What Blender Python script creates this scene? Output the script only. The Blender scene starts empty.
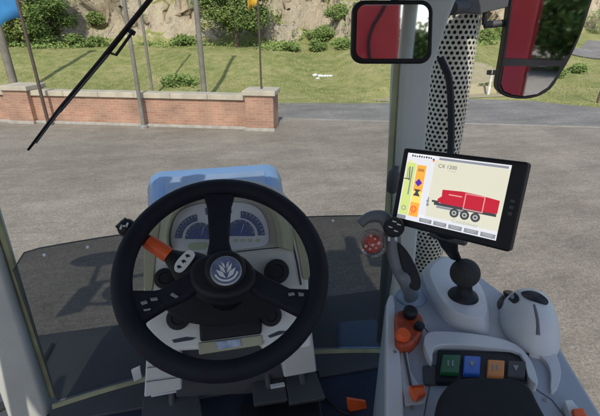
import bpy, bmesh, math, random
from mathutils import Vector as V, Matrix, noise
random.seed(7)
sc = bpy.context.scene
COL = sc.collection
R = math.radians

# ------------------------------------------------------------------ camera
F, TH, PS, H = 410.0, R(24.3), R(12.3), 2.6
EYE = V((0, 0, H))
FW = V((math.sin(PS)*math.cos(TH), math.cos(PS)*math.cos(TH), -math.sin(TH)))
RT = V((math.cos(PS), -math.sin(PS), 0))
UP = RT.cross(FW)
cam = bpy.data.cameras.new('camera'); co = bpy.data.objects.new('camera', cam); COL.objects.link(co)
cam.sensor_width = 36; cam.lens = F/600*36; cam.clip_start = .02; cam.clip_end = 2000
M = Matrix((RT, UP, -FW)).transposed().to_4x4(); M.translation = EYE; co.matrix_world = M
sc.camera = co

# ------------------------------------------------------------------ survey helpers (photo reading -> point on a real plane)
def ray(x, y): return FW + RT*((x-300)/F) + UP*((208-y)/F)
def onz(x, y, z): r = ray(x, y); return EYE + r*((z-H)/r.z)
def ony(x, y, Y): r = ray(x, y); return EYE + r*(Y/r.y)
def dep(x, y, d): return EYE + ray(x, y)*d
class Pl:
    def __init__(s, p, n): s.p0 = V(p); s.n = V(n).normalized()
    def p(s, x, y, off=0):
        r = ray(x, y); o = s.p0 + s.n*off
        return EYE + r*((o-EYE).dot(s.n)/r.dot(s.n))

# ------------------------------------------------------------------ materials
def mat(name, c, rough=.6, c2=None, scale=8, bump=0, bscale=120, metal=0, coat=0, emit=None, es=0, spec=.5, detail=4):
    m = bpy.data.materials.new(name); m.use_nodes = True
    nt = m.node_tree; b = nt.nodes['Principled BSDF']; L = nt.links
    b.inputs['Base Color'].default_value = (*c, 1)
    b.inputs['Roughness'].default_value = rough; b.inputs['Metallic'].default_value = metal
    b.inputs['Specular IOR Level'].default_value = spec
    b.inputs['Coat Weight'].default_value = coat
    tc = nt.nodes.new('ShaderNodeTexCoord')
    if c2 is None: c2 = tuple(x*.82 for x in c)
    n = nt.nodes.new('ShaderNodeTexNoise'); n.inputs['Scale'].default_value = scale; n.inputs['Detail'].default_value = detail
    L.new(tc.outputs['Object'], n.inputs['Vector'])
    r = nt.nodes.new('ShaderNodeValToRGB'); r.color_ramp.elements[0].position = .35; r.color_ramp.elements[1].position = .65
    r.color_ramp.elements[0].color = (*c, 1); r.color_ramp.elements[1].color = (*c2, 1)
    L.new(n.outputs['Fac'], r.inputs['Fac']); L.new(r.outputs['Color'], b.inputs['Base Color'])
    if bump:
        n2 = nt.nodes.new('ShaderNodeTexNoise'); n2.inputs['Scale'].default_value = bscale; n2.inputs['Detail'].default_value = 3
        L.new(tc.outputs['Object'], n2.inputs['Vector'])
        bp = nt.nodes.new('ShaderNodeBump'); bp.inputs['Strength'].default_value = bump; bp.inputs['Distance'].default_value = .01
        L.new(n2.outputs['Fac'], bp.inputs['Height']); L.new(bp.outputs['Normal'], b.inputs['Normal'])
    if emit:
        b.inputs['Emission Color'].default_value = (*emit, 1); b.inputs['Emission Strength'].default_value = es
    return m
def glass(name, tint, gloss=.06, rough=0.02):
    m = bpy.data.materials.new(name); m.use_nodes = True; nt = m.node_tree; nt.nodes.clear(); L = nt.links
    o = nt.nodes.new('ShaderNodeOutputMaterial'); mx = nt.nodes.new('ShaderNodeMixShader')
    t = nt.nodes.new('ShaderNodeBsdfTransparent'); t.inputs[0].default_value = (*tint, 1)
    g = nt.nodes.new('ShaderNodeBsdfGlossy'); g.inputs['Roughness'].default_value = rough
    fr = nt.nodes.new('ShaderNodeLayerWeight'); fr.inputs['Blend'].default_value = .25
    mm = nt.nodes.new('ShaderNodeMath'); mm.operation = 'MULTIPLY_ADD'; mm.inputs[1].default_value = gloss*2; mm.inputs[2].default_value = gloss*.3
    L.new(fr.outputs['Fresnel'], mm.inputs[0]); L.new(mm.outputs[0], mx.inputs[0])
    L.new(t.outputs[0], mx.inputs[1]); L.new(g.outputs[0], mx.inputs[2]); L.new(mx.outputs[0], o.inputs[0])
    return m

GREYP = mat('cab plastic', (.40, .415, .43), .55, (.35, .365, .385), 6, .12, 700)
CREAM = mat('cowl plastic', (.66, .66, .62), .6, (.60, .60, .56), 6, .12, 600)
BLUEP = mat('console plastic', (.36, .395, .45), .42, (.32, .355, .41), 5, .12, 700)
PALEP = mat('console pale plastic', (.64, .65, .66), .34, (.59, .60, .615), 4, .12, 700)
OLIVE = mat('beige trim', (.40, .385, .26), .7, (.33, .32, .21), 8, .1, 300)
SEALM = mat('olive rubber seal', (.38, .38, .22), .7, (.28, .28, .17), 12)
BLACK = mat('black plastic', (.009, .009, .013), .52, (.015, .015, .019), 10, .15, 600, spec=.3)
RIMM = mat('wheel rim rubber', (.007, .007, .014), .62, (.012, .012, .021), 12, .25, 900, spec=.25)
RUBBER = mat('rubber', (.02, .02, .021), .75, (.032, .031, .03), 14, .4, 200)
NAVY = mat('navy floor mat', (.018, .03, .06), .8, (.012, .02, .045), 9, .4, 300)
TBLUE = mat('tractor blue paint', (.17, .30, .50), .45, (.15, .27, .46), 3, .08, 200, coat=.1)
HOODT = mat('hood top panel', (.24, .31, .42), .4, (.20, .27, .38), 5, .1, 300)
PILL = mat('pillar enamel', (.50, .51, .48), .55, (.44, .45, .42), 5, .12, 300)
DKG = mat('dark grey plastic', (.075, .078, .084), .6, (.06, .063, .067), 5, .2, 200)
ORANGE = mat('orange plastic', (.85, .13, .025), .45, (.7, .09, .02), 20)
DORANGE = mat('burnt orange plastic', (.50, .07, .02), .5, (.25, .04, .015), 40)
WHITEM = mat('white marking', (.75, .76, .76), .6)
DARKM = mat('dark marking', (.03, .035, .06), .6)
GREENB = mat('green button', (.02, .13, .05), .4); BLUEB = mat('blue button', (.02, .13, .55), .4)
ORB = mat('amber button', (.75, .27, .07), .5); GREYB = mat('charcoal button', (.035, .035, .04), .5)
CLFACE = mat('cluster face', (.72, .74, .78), .4); GAUGE = mat('gauge dial', (.075, .10, .19), .4, (.14, .17, .27), 160)
GAUGE2 = mat('gauge dial centre', (.07, .09, .22), .35, (.12, .16, .32), 220)
LCD = mat('lcd strip', (.50, .56, .38), .5)
SILVER = mat('brushed metal', (.45, .46, .48), .35, metal=.8)
GUARD = mat('perforated steel', (.64, .62, .54), .5, (.50, .475, .38), 5, metal=.1)
PIPE = mat('sooty pipe', (.03, .028, .024), .8)  # kept dark so the guard's holes read dark
MIRG = bpy.data.materials.new('mirror glass'); MIRG.use_nodes = True
_b = MIRG.node_tree.nodes['Principled BSDF']; _b.inputs['Metallic'].default_value = 1; _b.inputs['Roughness'].default_value = .03; _b.inputs['Base Color'].default_value = (.82, .84, .86, 1)
RED = mat('trailer red paint', (.68, .035, .05), .35, (.60, .03, .045), 3, coat=.3)
STEEL = mat('galvanised steel', (.36, .36, .35), .5, (.27, .27, .27), 10, metal=.4)
WINGL = glass('clear windscreen glass', (.97, .985, .975), .03)
TINTGL = glass('smoked glass', (.36, .385, .40), .04)
_n = TINTGL.node_tree; _o = [q for q in _n.nodes if q.type == 'OUTPUT_MATERIAL'][0]; _s = _o.inputs[0].links[0].from_socket
_d = _n.nodes.new('ShaderNodeBsdfDiffuse'); _d.inputs[0].default_value = (.11, .125, .14, 1); _m = _n.nodes.new('ShaderNodeMixShader'); _m.inputs[0].default_value = .38
_n.links.new(_s, _m.inputs[1]); _n.links.new(_d.outputs[0], _m.inputs[2]); _n.links.new(_m.outputs[0], _o.inputs[0])
BULB = glass('smoked clear knob', (.90, .84, .84), .12, .12)
LEDR = mat('pink knob print', (.9, .62, .58), .5, (.85, .5, .45), 90)  # pale pink puts the knob's highlights into the button colour
EMB = mat('emblem blue', (.08, .11, .22), .3, (.16, .20, .31), 90, coat=.5)

# ------------------------------------------------------------------ object helpers
def tag(o, label=None, cat=None, group=None, kind=None):
    if label: o['label'] = label
    if cat: o['category'] = cat
    if group: o['group'] = group
    if kind: o['kind'] = kind
    return o
def empty(name, loc=(0, 0, 0), rz=0):
    o = bpy.data.objects.new(name, None); COL.objects.link(o); o.location = loc; o.rotation_euler.z = rz; o.empty_display_size = .2
    return o
class MB:
    def __init__(s): s.bm = bmesh.new(); s.mi = 0
    def _n(s, fs):
        for f in fs: f.material_index = s.mi
    def face(s, pts):
        try: s._n([s.bm.faces.new([s.bm.verts.new(p) for p in pts])])
        except ValueError: pass
        return s
    def box(s, c, size, rot=None):
        r = bmesh.ops.create_cube(s.bm, size=1); m = Matrix.Translation(V(c)) @ (rot.to_4x4() if rot else Matrix()) @ Matrix.Diagonal((*size, 1))
        bmesh.ops.transform(s.bm, matrix=m, verts=r['verts']); s._n({f for v in r['verts'] for f in v.link_faces}); return s
    def slab(s, pts, ext):
        pts = [V(p) for p in pts]; ext = V(ext)
        a = [s.bm.verts.new(p) for p in pts]; b = [s.bm.verts.new(p+ext) for p in pts]; fs = []
        n = len(a)
        fs.append(s.bm.faces.new(a)); fs.append(s.bm.faces.new(b[::-1]))
        for i in range(n): fs.append(s.bm.faces.new((a[i], b[i], b[(i+1) % n], a[(i+1) % n])))
        bmesh.ops.recalc_face_normals(s.bm, faces=fs); s._n(fs); return s
    def loft(s, rings, cap=True, closed=True):
        vs = [[s.bm.verts.new(p) for p in r] for r in rings]; fs = []; n = len(rings[0])
        for i in range(len(vs)-1):
            for j in range(n if closed else n-1):
                k = (j+1) % n; fs.append(s.bm.faces.new((vs[i][j], vs[i][k], vs[i+1][k], vs[i+1][j])))
        if cap and closed: fs.append(s.bm.faces.new(vs[0][::-1])); fs.append(s.bm.faces.new(vs[-1]))
        bmesh.ops.recalc_face_normals(s.bm, faces=fs); s._n(fs); return s
    def tube(s, path, rad, n=12, closed=False, flat=1.0):
        path = [V(p) for p in path]; m = len(path)
        if not hasattr(rad, '__len__'): rad = [rad]*m
        rings = []; px = None
        for i, p in enumerate(path):
            if closed: t = path[(i+1) % m]-path[i-1]
            else: t = path[min(i+1, m-1)]-path[max(i-1, 0)]
            t.normalize()
            if px is None: px = t.orthogonal().normalized()
            px = (px - t*px.dot(t)).normalized(); py = t.cross(px)
            rings.append([p+px*math.cos(a*2*math.pi/n)*rad[i]+py*math.sin(a*2*math.pi/n)*rad[i]*flat for a in range(n)])
        if closed: rings.append(rings[0])
        s.loft(rings, cap=not closed)
        if closed: bmesh.ops.remove_doubles(s.bm, verts=s.bm.verts, dist=1e-6)
        return s
    def lathe(s, prof, c, ax=(0, 0, 1), n=24):
        ax = V(ax).normalized(); x = ax.orthogonal().normalized(); y = ax.cross(x); c = V(c)
        s.loft([[c+ax*h+(x*math.cos(a*2*math.pi/n)+y*math.sin(a*2*math.pi/n))*max(r, 1e-4) for a in range(n)] for r, h in prof]); return s
    def ball(s, c, r, seg=20):
        q = bmesh.ops.create_uvsphere(s.bm, u_segments=seg, v_segments=seg//2, radius=1)
        r = r if hasattr(r, '__len__') else (r, r, r)
        bmesh.ops.transform(s.bm, matrix=Matrix.Translation(V(c)) @ Matrix.Diagonal((*r, 1)), verts=q['verts']); s._n({f for v in q['verts'] for f in v.link_faces}); return s
    def text(s, body, size, mtx):
        c = bpy.data.curves.new('t', 'FONT'); c.body = body; c.size = size; c.align_x = 'CENTER'; c.align_y = 'CENTER'; c.resolution_u = 2
        o = bpy.data.objects.new('t', c); COL.objects.link(o); dg = bpy.context.evaluated_depsgraph_get()
        me = bpy.data.meshes.new_from_object(o.evaluated_get(dg)); me.transform(mtx)
        k = len(s.bm.faces); s.bm.from_mesh(me); s.bm.faces.ensure_lookup_table(); s._n(s.bm.faces[k:])
        bpy.data.objects.remove(o); bpy.data.curves.remove(c); bpy.data.meshes.remove(me); return s
    def build(s, name, mats, parent=None, bevel=0, smooth=True, seg=3, base=None):
        me = bpy.data.meshes.new(name)
        if parent is not None:
            inv = wm(parent).inverted(); s.bm.transform(inv)
        elif base is not None: s.bm.transform(Matrix.Translation(-V(base)))
        s.bm.to_mesh(me); s.bm.free()
        for m in (mats if isinstance(mats, (list, tuple)) else [mats]): me.materials.append(m)
        if smooth:
            me.shade_smooth()
            if not bevel: me.set_sharp_from_angle(angle=R(38))
        o = bpy.data.objects.new(name, me); COL.objects.link(o)
        if parent is not None: o.parent = parent
        elif base is not None: o.location = base
        if bevel:
            b = o.modifiers.new('bevel', 'BEVEL'); b.width = bevel; b.segments = seg; b.limit_method = 'ANGLE'; b.angle_limit = R(32)
            w = o.modifiers.new('wn', 'WEIGHTED_NORMAL'); w.keep_sharp = False
        return o
def wm(o):
    m = Matrix.Translation(o.location) @ o.rotation_euler.to_matrix().to_4x4()
    return (wm(o.parent) @ m) if o.parent else m
def spline(pts, k=6, closed=False):
    pts = [V(p) for p in pts]; n = len(pts); out = []
    for i in range(n if closed else n-1):
        g = (lambda j: pts[j % n]) if closed else (lambda j: pts[min(max(j, 0), n-1)])
        a, b, c, d = g(i-1), g(i), g(i+1), g(i+2)
        for q in range(k):
            t = q/k; out.append(.5*((2*b)+(c-a)*t+(2*a-5*b+4*c-d)*t*t+(3*b-a-3*c+d)*t**3))
    if not closed: out.append(pts[-1])
    return out
def copy_tree(o, parent=None):
    c = o.copy(); COL.objects.link(c); c.parent = parent
    for ch in [x for x in bpy.data.objects if x.parent == o]: copy_tree(ch, c)
    return c

# ------------------------------------------------------------------ light
AZ, EL = R(13), R(44)          # sun behind the driver, a little to the left
sd = V((math.sin(AZ)*math.cos(EL), math.cos(AZ)*math.cos(EL), -math.sin(EL)))   # travel direction
sun = bpy.data.lights.new('sun', 'SUN'); sun.energy = 3.15; sun.angle = R(.55); sun.color = (1, .94, .83)
so = bpy.data.objects.new('sun', sun); COL.objects.link(so); so.rotation_euler = sd.to_track_quat('-Z', 'Y').to_euler()
w = bpy.data.worlds.new('World'); sc.world = w; w.use_nodes = True; nt = w.node_tree
sky = nt.nodes.new('ShaderNodeTexSky'); sky.sky_type = 'NISHITA'; sky.sun_disc = False; sky.sun_elevation = EL
sky.sun_rotation = math.atan2(-sd.x, -sd.y); sky.air_density = 1.1; sky.dust_density = 1.2
nt.links.new(sky.outputs[0], nt.nodes['Background'].inputs[0]); nt.nodes['Background'].inputs[1].default_value = .15
sc.view_settings.view_transform = 'Standard'; sc.view_settings.look = 'None'; sc.view_settings.gamma = 1; sc.view_settings.exposure = .2
sc.render.engine = 'CYCLES'

# ================================================================== SETTING
HF = V((math.sin(PS), math.cos(PS))); HR = V((math.cos(PS), -math.sin(PS)))
def uv(u, v): return (HR.x*u+HF.x*v, HR.y*u+HF.y*v)
def vb(u): return 26.6 - 1.9*sm(0, 3.5, u) + .9*math.sin(u*.55+.6) + .5*math.sin(u*1.3) + max(0, u-8)*1.15 + .02*max(0, -u-12)**1.5
def fbm(p, o=5): return noise.fractal(V(p), 1.0, 2.0, o)
def sm(a, b, x): t = min(max((x-a)/(b-a), 0), 1); return t*t*(3-2*t)
def height(u, v):
    b = vb(u); h = 0.0
    if v > 17: h += 1.35*sm(b-10, b, v) + .10*fbm((u*.25, v*.25, 3))*sm(17, 21, v)
    if v > b-4:
        t = v-b + 1.6*fbm((u*.16, v*.10, 0))
        h += 6.5*sm(0, 7, t) + 5*sm(9, 22, t) + 9*sm(24, 60, t)
        k = sm(0, 3, t)
        h += k*(2.6*fbm((u*.24, v*.24, 5)) + 1.5*abs(fbm((u*.6, v*.5, 9))) - .5*abs(fbm((u*1.7, v*1.3, 4), 6)) + .42*math.sin((h+.9*fbm((u*.25, v*.25, 2)))*4.2) + .35*noise.cell(V((u*.9+fbm((u,v,1))*.6, v*.7, 1.5))))
    return h
def terrain():
    us = [-260, -180, -120, -80, -60] + [-40+i*.26 for i in range(380)] + [62, 70, 85, 110, 160, 260]
    vs = [-260, -120, -60, -30, -10, 0, 8, 14] + [17+i*.20 for i in range(110)] + [39.3+i*.5 for i in range(58)] + [69, 74, 82, 95, 120, 180, 300]
    def vert(u, v):
        h = height(u, v); k = sm(1.5, 3.0, h)*sm(-70, -50, u)*(1-sm(50, 60, u)) if v > 17 else 0
        if k > 0:
            dv = 1.5*fbm((u*.30, h*.55, 3)) + .9*abs(fbm((u*.75, h*1.3, 8))) + .35*fbm((u*2.0, h*2.6, 1), 3); v += k*dv*1.2; u += k*.4*fbm((u*.8, h*1.2, 12))
        return (*uv(u, v), h)
    bm = bmesh.new(); g = [[bm.verts.new(vert(u, v)) for u in us] for v in vs]
    for i in range(len(vs)-1):
        for j in range(len(us)-1): bm.faces.new((g[i][j], g[i][j+1], g[i+1][j+1], g[i+1][j]))
    me = bpy.data.meshes.new('terrain'); bm.to_mesh(me); bm.free(); me.shade_smooth()
    m = bpy.data.materials.new('grass and sandstone'); m.use_nodes = True; nt = m.node_tree; L = nt.links; b = nt.nodes['Principled BSDF']; b.inputs['Roughness'].default_value = .95; b.inputs['Specular IOR Level'].default_value = .1
    N = nt.nodes.new
    tc = N('ShaderNodeTexCoord'); ge = N('ShaderNodeNewGeometry'); sx = N('ShaderNodeSeparateXYZ'); L.new(ge.outputs['Normal'], sx.inputs[0])
    sp = N('ShaderNodeSeparateXYZ'); L.new(tc.outputs['Object'], sp.inputs[0])
    def ns(s, d=6, rgh=.6, st=(1, 1, 1)):
        mp = N('ShaderNodeMapping'); mp.inputs['Scale'].default_value = st; L.new(tc.outputs['Object'], mp.inputs[0])
        n = N('ShaderNodeTexNoise'); n.inputs['Scale'].default_value = s; n.inputs['Detail'].default_value = d; n.inputs['Roughness'].default_value = rgh
        L.new(mp.outputs[0], n.inputs['Vector']); return n.outputs['Fac']
    def ramp(f, *st):
        r = N('ShaderNodeValToRGB'); e = r.color_ramp.elements
        while len(e) < len(st): e.new(.5)
        for q, (p, c) in zip(e, st): q.position = p; q.color = (*c, 1)
        L.new(f, r.inputs[0]); return r.outputs[0]
    def mix(f, a, c):
        x = N('ShaderNodeMix'); x.data_type = 'RGBA'; L.new(f, x.inputs[0]); L.new(a, x.inputs[6]); L.new(c, x.inputs[7]); return x.outputs[2]
    grass = mix(ramp(ns(7, 4), (.35, (0, 0, 0)), (.65, (1, 1, 1))),
                ramp(ns(.35), (.34, (.15, .185, .055)), (.5, (.255, .265, .095)), (.66, (.39, .34, .18))),
                ramp(ns(2.0), (.36, (.14, .18, .055)), (.64, (.36, .335, .16))))
    rock = mix(ramp(ns(1.6, 8, .7, (1, 1, 2.2)), (.35, (0, 0, 0)), (.65, (1, 1, 1))),
               ramp(ns(.5, 5), (.28, (.58, .47, .33)), (.55, (.84, .72, .54))),
               ramp(ns(1.1, 8, .7), (.3, (.48, .38, .27)), (.41, (.80, .68, .51)), (.7, (.86, .78, .63))))
    a = N('ShaderNodeMath'); a.operation = 'MULTIPLY_ADD'; a.inputs[1].default_value = 1.1; L.new(ns(.42, 7, .7, (1, 1, 2)), a.inputs[0])
    L.new(sx.outputs['Z'], a.inputs[2])          # slope + noise: steep = bare rock, ledges = grass
    k = ramp(a.outputs[0], (.0, (1, 1, 1)), (.5, (1, 1, 1)))
    r = k.node.color_ramp.elements; r[0].position = .0; r[0].color = (0, 0, 0, 1)
    cl = N('ShaderNodeMapRange'); cl.inputs['From Min'].default_value = 1.30; cl.inputs['From Max'].default_value = 1.40
    lo = N('ShaderNodeMapRange'); lo.inputs['From Min'].default_value = 1.1; lo.inputs['From Max'].default_value = 1.9; lo.inputs['To Min'].default_value = .6; lo.inputs['To Max'].default_value = 0; L.new(sp.outputs['Z'], lo.inputs[0])
    ad = N('ShaderNodeMath'); L.new(a.outputs[0], ad.inputs[0]); L.new(lo.outputs[0], ad.inputs[1]); L.new(ad.outputs[0], cl.inputs[0])
    nt.nodes.remove(k.node)
    L.new(mix(cl.outputs[0], rock, grass), b.inputs['Base Color'])
    bp = N('ShaderNodeBump'); bp.inputs['Strength'].default_value = 1; bp.inputs['Distance'].default_value = .6
    iv = N('ShaderNodeMapRange'); iv.inputs['To Min'].default_value = 1; iv.inputs['To Max'].default_value = .32; L.new(cl.outputs[0], iv.inputs[0]); L.new(iv.outputs[0], bp.inputs['Strength']); L.new(ns(1.8, 9, .75), bp.inputs['Height']); L.new(bp.outputs[0], b.inputs['Normal'])
    me.materials.append(m); o = bpy.data.objects.new('terrain', me); COL.objects.link(o); tag(o, kind='structure')
terrain()

def asphalt(name, c1, c2, c3, sc_=1.0):
    m = bpy.data.materials.new(name); m.use_nodes = True; nt = m.node_tree; L = nt.links; N = nt.nodes.new; b = nt.nodes['Principled BSDF']
    b.inputs['Roughness'].default_value = .9; b.inputs['Specular IOR Level'].default_value = .2
    tc = N('ShaderNodeTexCoord')
    def ns(s, d, st=(1, 1, 1)):
        mp = N('ShaderNodeMapping'); mp.inputs['Scale'].default_value = st; mp.inputs['Rotation'].default_value = (0, 0, .2); L.new(tc.outputs['Object'], mp.inputs[0])
        n = N('ShaderNodeTexNoise'); n.inputs['Scale'].default_value = s; n.inputs['Detail'].default_value = d; n.inputs['Roughness'].default_value = .65; L.new(mp.outputs[0], n.inputs['Vector']); return n
    def ramp(n, *st):
        r = N('ShaderNodeValToRGB'); e = r.color_ramp.elements
        while len(e) < len(st): e.new(.5)
        for q, (p, c) in zip(e, st): q.position = p; q.color = (*c, 1)
        L.new(n.outputs[0], r.inputs[0]); return r.outputs[0]
    def mul(a, c, f=1.0):
        x = N('ShaderNodeMix'); x.data_type = 'RGBA'; x.blend_type = 'MULTIPLY'; x.inputs[0].default_value = f; L.new(a, x.inputs[6]); L.new(c, x.inputs[7]); return x.outputs[2]
    base = ramp(ns(.45, 6, (.6, 1.3, 1)), (.32, c1), (.5, c2), (.68, c3))
    patch = ramp(ns(1.3, 5, (.55, 1.5, 1)), (.3, (.80, .80, .80)), (.7, (1.12, 1.12, 1.12)))
    v = N('ShaderNodeTexVoronoi'); v.inputs['Scale'].default_value = 62*sc_; L.new(tc.outputs['Object'], v.inputs['Vector'])
    r = N('ShaderNodeValToRGB'); r.color_ramp.elements[0].color = (.52, .50, .48, 1); r.color_ramp.elements[1].color = (1.5, 1.47, 1.42, 1)
    sxyz = N('ShaderNodeSeparateColor'); L.new(v.outputs['Color'], sxyz.inputs[0]); L.new(sxyz.outputs[0], r.inputs[0])
    n3 = ramp(ns(38*sc_, 4), (.3, (.7, .7, .7)), (.7, (1.25, 1.25, 1.25)))
    n4 = ramp(ns(9, 5, (.5, 1.6, 1)), (.3, (.86, .86, .86)), (.7, (1.1, 1.1, 1.1)))
    n5 = ramp(ns(.9, 3, (1.0, .16, 1)), (.40, (.93, .93, .93)), (.62, (1.05, 1.05, 1.05)))
    st_ = ramp(ns(.75, 6), (.20, (.62, .60, .58)), (.36, (1, 1, 1)))
    ck = N('ShaderNodeTexVoronoi'); ck.feature = 'DISTANCE_TO_EDGE'; ck.inputs['Scale'].default_value = .42
    wn = N('ShaderNodeTexNoise'); wn.inputs['Scale'].default_value = 2.2; wn.inputs['Detail'].default_value = 6; L.new(tc.outputs['Object'], wn.inputs[0])
    vm = N('ShaderNodeVectorMath'); vm.operation = 'MULTIPLY_ADD'; vm.inputs[1].default_value = (.8, .8, 0); L.new(wn.outputs['Color'], vm.inputs[0]); L.new(tc.outputs['Object'], vm.inputs[2]); L.new(vm.outputs[0], ck.inputs['Vector'])
    cr = N('ShaderNodeValToRGB'); cr.color_ramp.elements[0].position = .0; cr.color_ramp.elements[1].position = .007; cr.color_ramp.elements[0].color = (.86, .86, .85, 1); cr.color_ramp.elements[1].color = (1, 1, 1, 1); L.new(ck.outputs['Distance'], cr.inputs[0])
    L.new(mul(mul(mul(mul(mul(mul(mul(base, patch), r.outputs[0], .42), n3, .5), n4), n5), st_), cr.outputs[0]), b.inputs['Base Color'])
    bp = N('ShaderNodeBump'); bp.inputs['Strength'].default_value = .35; bp.inputs['Distance'].default_value = .006; L.new(v.outputs['Distance'], bp.inputs['Height']); L.new(bp.outputs[0], b.inputs['Normal'])
    return m
ASPH = asphalt('worn gravel asphalt', (.222, .197, .163), (.256, .228, .19), (.294, .263, .221))
ROADM = asphalt('grey road asphalt', (.19, .184, .174), (.22, .213, .202), (.255, .247, .235), .8)

# wall line
WB = V((1.62, 10.62, 0)); WD = V((-.941, .338, 0)).normalized(); WN = V((-WD.y, WD.x, 0))   # runs left from the end pier; WN points to the yard?
if WN.y > 0: WN = -WN
def wl(t, off=0, z=0): return WB + WD*t + WN*(-off) + V((0, 0, z))   # off = behind the front face
# lot sheet: everything this side of the wall line and the road
mb = MB(); a = wl(60, .05); b2 = wl(0, .05)
rd1, rd2 = onz(280, 119, 0), onz(600, 128, 0); rdir = (rd2-rd1).normalized()
lot = [V((-70, -60, 0)), V((60, -60, 0)), rd1+rdir*70, rd1-rdir*.4, b2, a]
mb.face([V((p.x, p.y, .004)) for p in lot]); o = mb.build('parking_lot', ASPH, smooth=False); tag(o, kind='structure')
mb = MB()
far = [onz(279, 104, 0), onz(350, 103.5, 0), onz(400, 103, 0), onz(470, 99, 0), onz(530, 101, 0), onz(600, 108, 0), onz(660, 112, 0)]
nr = [rd1-rdir*1.5, rd1+rdir*2, rd1+rdir*4, rd1+rdir*6, rd1+rdir*8, rd1+rdir*10, rd1+rdir*70]
far[-1] = far[-2]+(far[-1]-far[-2]).normalized()*60; far[0] = far[0]+WD*2.0
for i in range(len(far)-1): mb.face([V((p.x, p.y, .008)) for p in (nr[i], nr[i+1], far[i+1], far[i])])
bmesh.ops.remove_doubles(mb.bm, verts=mb.bm.verts, dist=1e-4)
o = mb.build('road', ROADM, smooth=False); tag(o, kind='structure')
KERB = mat('pale kerb concrete', (.40, .37, .33), .9, (.30, .28, .25), 6, .4, 40)
mb = MB(); n_ = V((-rdir.y, rdir.x, 0)); p0 = rd1+rdir*.1
mb.slab([p0+V((0, 0, .02)), p0+rdir*60+V((0, 0, .02)), p0+rdir*60+n_*.10+V((0, 0, .02)), p0+n_*.10+V((0, 0, .02))], (0, 0, -.05))
tag(mb.build('kerb', mat('worn kerb', (.30, .285, .26), .9, (.24, .225, .20), 3, .4, 40), smooth=False), kind='structure')
# branch road climbing away at the right
mb = MB(); q = [uv(36, 40), uv(41, 40), uv(60, 52), uv(58, 56)]
c_ = [(onz(560, 62, 0)), (onz(640, 60, 0)), (onz(640, 47, 0)), (onz(588, 50, 0))]
mb.face([V((p.x, p.y, .05)) for p in c_])
bmesh.ops.subdivide_edges(mb.bm, edges=mb.bm.edges, cuts=20, use_grid_fill=True)
for v in mb.bm.verts:
    u_ = v.co.x*HR.x+v.co.y*HR.y; v_ = v.co.x*HF.x+v.co.y*HF.y; v.co.z = height(u_, v_)+.06
tag(mb.build('road', ROADM, smooth=False), kind='structure')
# dirt path beside the road
PATHM = mat('sandy path', (.36, .30, .20), .95, (.30, .28, .15), 2, .4, 20)
mb = MB(); f = [onz(372, 101, 0), onz(400, 95, 0), onz(470, 84, 0), onz(512, 82, 0), onz(505, 97, 0), onz(470, 98.5, 0), onz(400, 102.5, 0)]
mb.face([V((p.x, p.y, .004+.02)) for p in f])
bmesh.ops.triangulate(mb.bm, faces=mb.bm.faces); bmesh.ops.subdivide_edges(mb.bm, edges=mb.bm.edges, cuts=8, use_grid_fill=True)
for v in mb.bm.verts: v.co.z = .02+height(v.co.x*HR.x+v.co.y*HR.y, v.co.x*HF.x+v.co.y*HF.y)
tag(mb.build('path', PATHM, smooth=False), kind='structure')

# grass tufts
def meshcloud(name, tris, mats, **k):
    vs = []; fs = []; mi = []
    for t, i in tris:
        fs.append(tuple(range(len(vs), len(vs)+len(t)))); vs += t; mi.append(i)
    me = bpy.data.meshes.new(name); me.from_pydata(vs, [], fs)
    for m in mats: me.materials.append(m)
    me.polygons.foreach_set('material_index', mi); me.update()
    return me
G1 = mat('grass blade', (.26, .29, .095), .9, (.34, .34, .14), .6, spec=.1); G2 = mat('dry grass blade', (.37, .34, .18), .9, (.30, .29, .12), .6, spec=.1)
tr = []
rq = random.Random(3)
def onroad(x, y):
    p = V((x, y, 0)); 
    if (p-WB).dot(WN) > -.4 and True: 
        if (p-WB).dot(WD) > 0: return True
    s = (p-rd1).dot(n_ if n_.y > 0 else -n_)
    t = (p-rd1).dot(rdir)
    # inside lot or road band
    if (p-WB).dot(WD) <= 0.2:
        if s < 0: return True
        xs = [(q_-rd1).dot(rdir) for q_ in far]; ss = [(q_-rd1).dot(n_ if n_.y > 0 else -n_) for q_ in far]
        for i in range(len(xs)-1):
            if xs[i] <= t <= xs[i+1] and s < ss[i]+(ss[i+1]-ss[i])*(t-xs[i])/(xs[i+1]-xs[i])+.15: return True
    return False
for i in range(24000):
    v_ = 11+ (rq.random()**1.3)*24; u_ = rq.uniform(-.85, .85)*v_
    x, y = uv(u_, v_)
    if v_ > vb(u_)+.5 or onroad(x, y): continue
    z = height(u_, v_); s = rq.uniform(.02, .06)*(1+.6*fbm((x*.4, y*.4, 0)))*(1.5 if rq.random() < .06 else 1)
    g = 1 if fbm((x*.3, y*.3, 7))+rq.uniform(-.4, .4) > .05 else 0
    for k in range(3):
        a = rq.uniform(0, 6.3); dx, dy = math.cos(a), math.sin(a); ox, oy = rq.uniform(-.1, .1), rq.uniform(-.1, .1)
        tr.append(([(x+ox-dy*.018, y+oy+dx*.018, z-.02), (x+ox+dy*.018, y+oy-dx*.018, z-.02), (x+ox+dx*s*.5, y+oy+dy*s*.5, z+s)], g))
me = meshcloud('grass', tr, [G1, G2]); o = bpy.data.objects.new('grass', me); COL.objects.link(o)
tag(o, 'short yellow green grass on the verge between the brick wall and the cliff', 'grass', kind='stuff')

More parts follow.
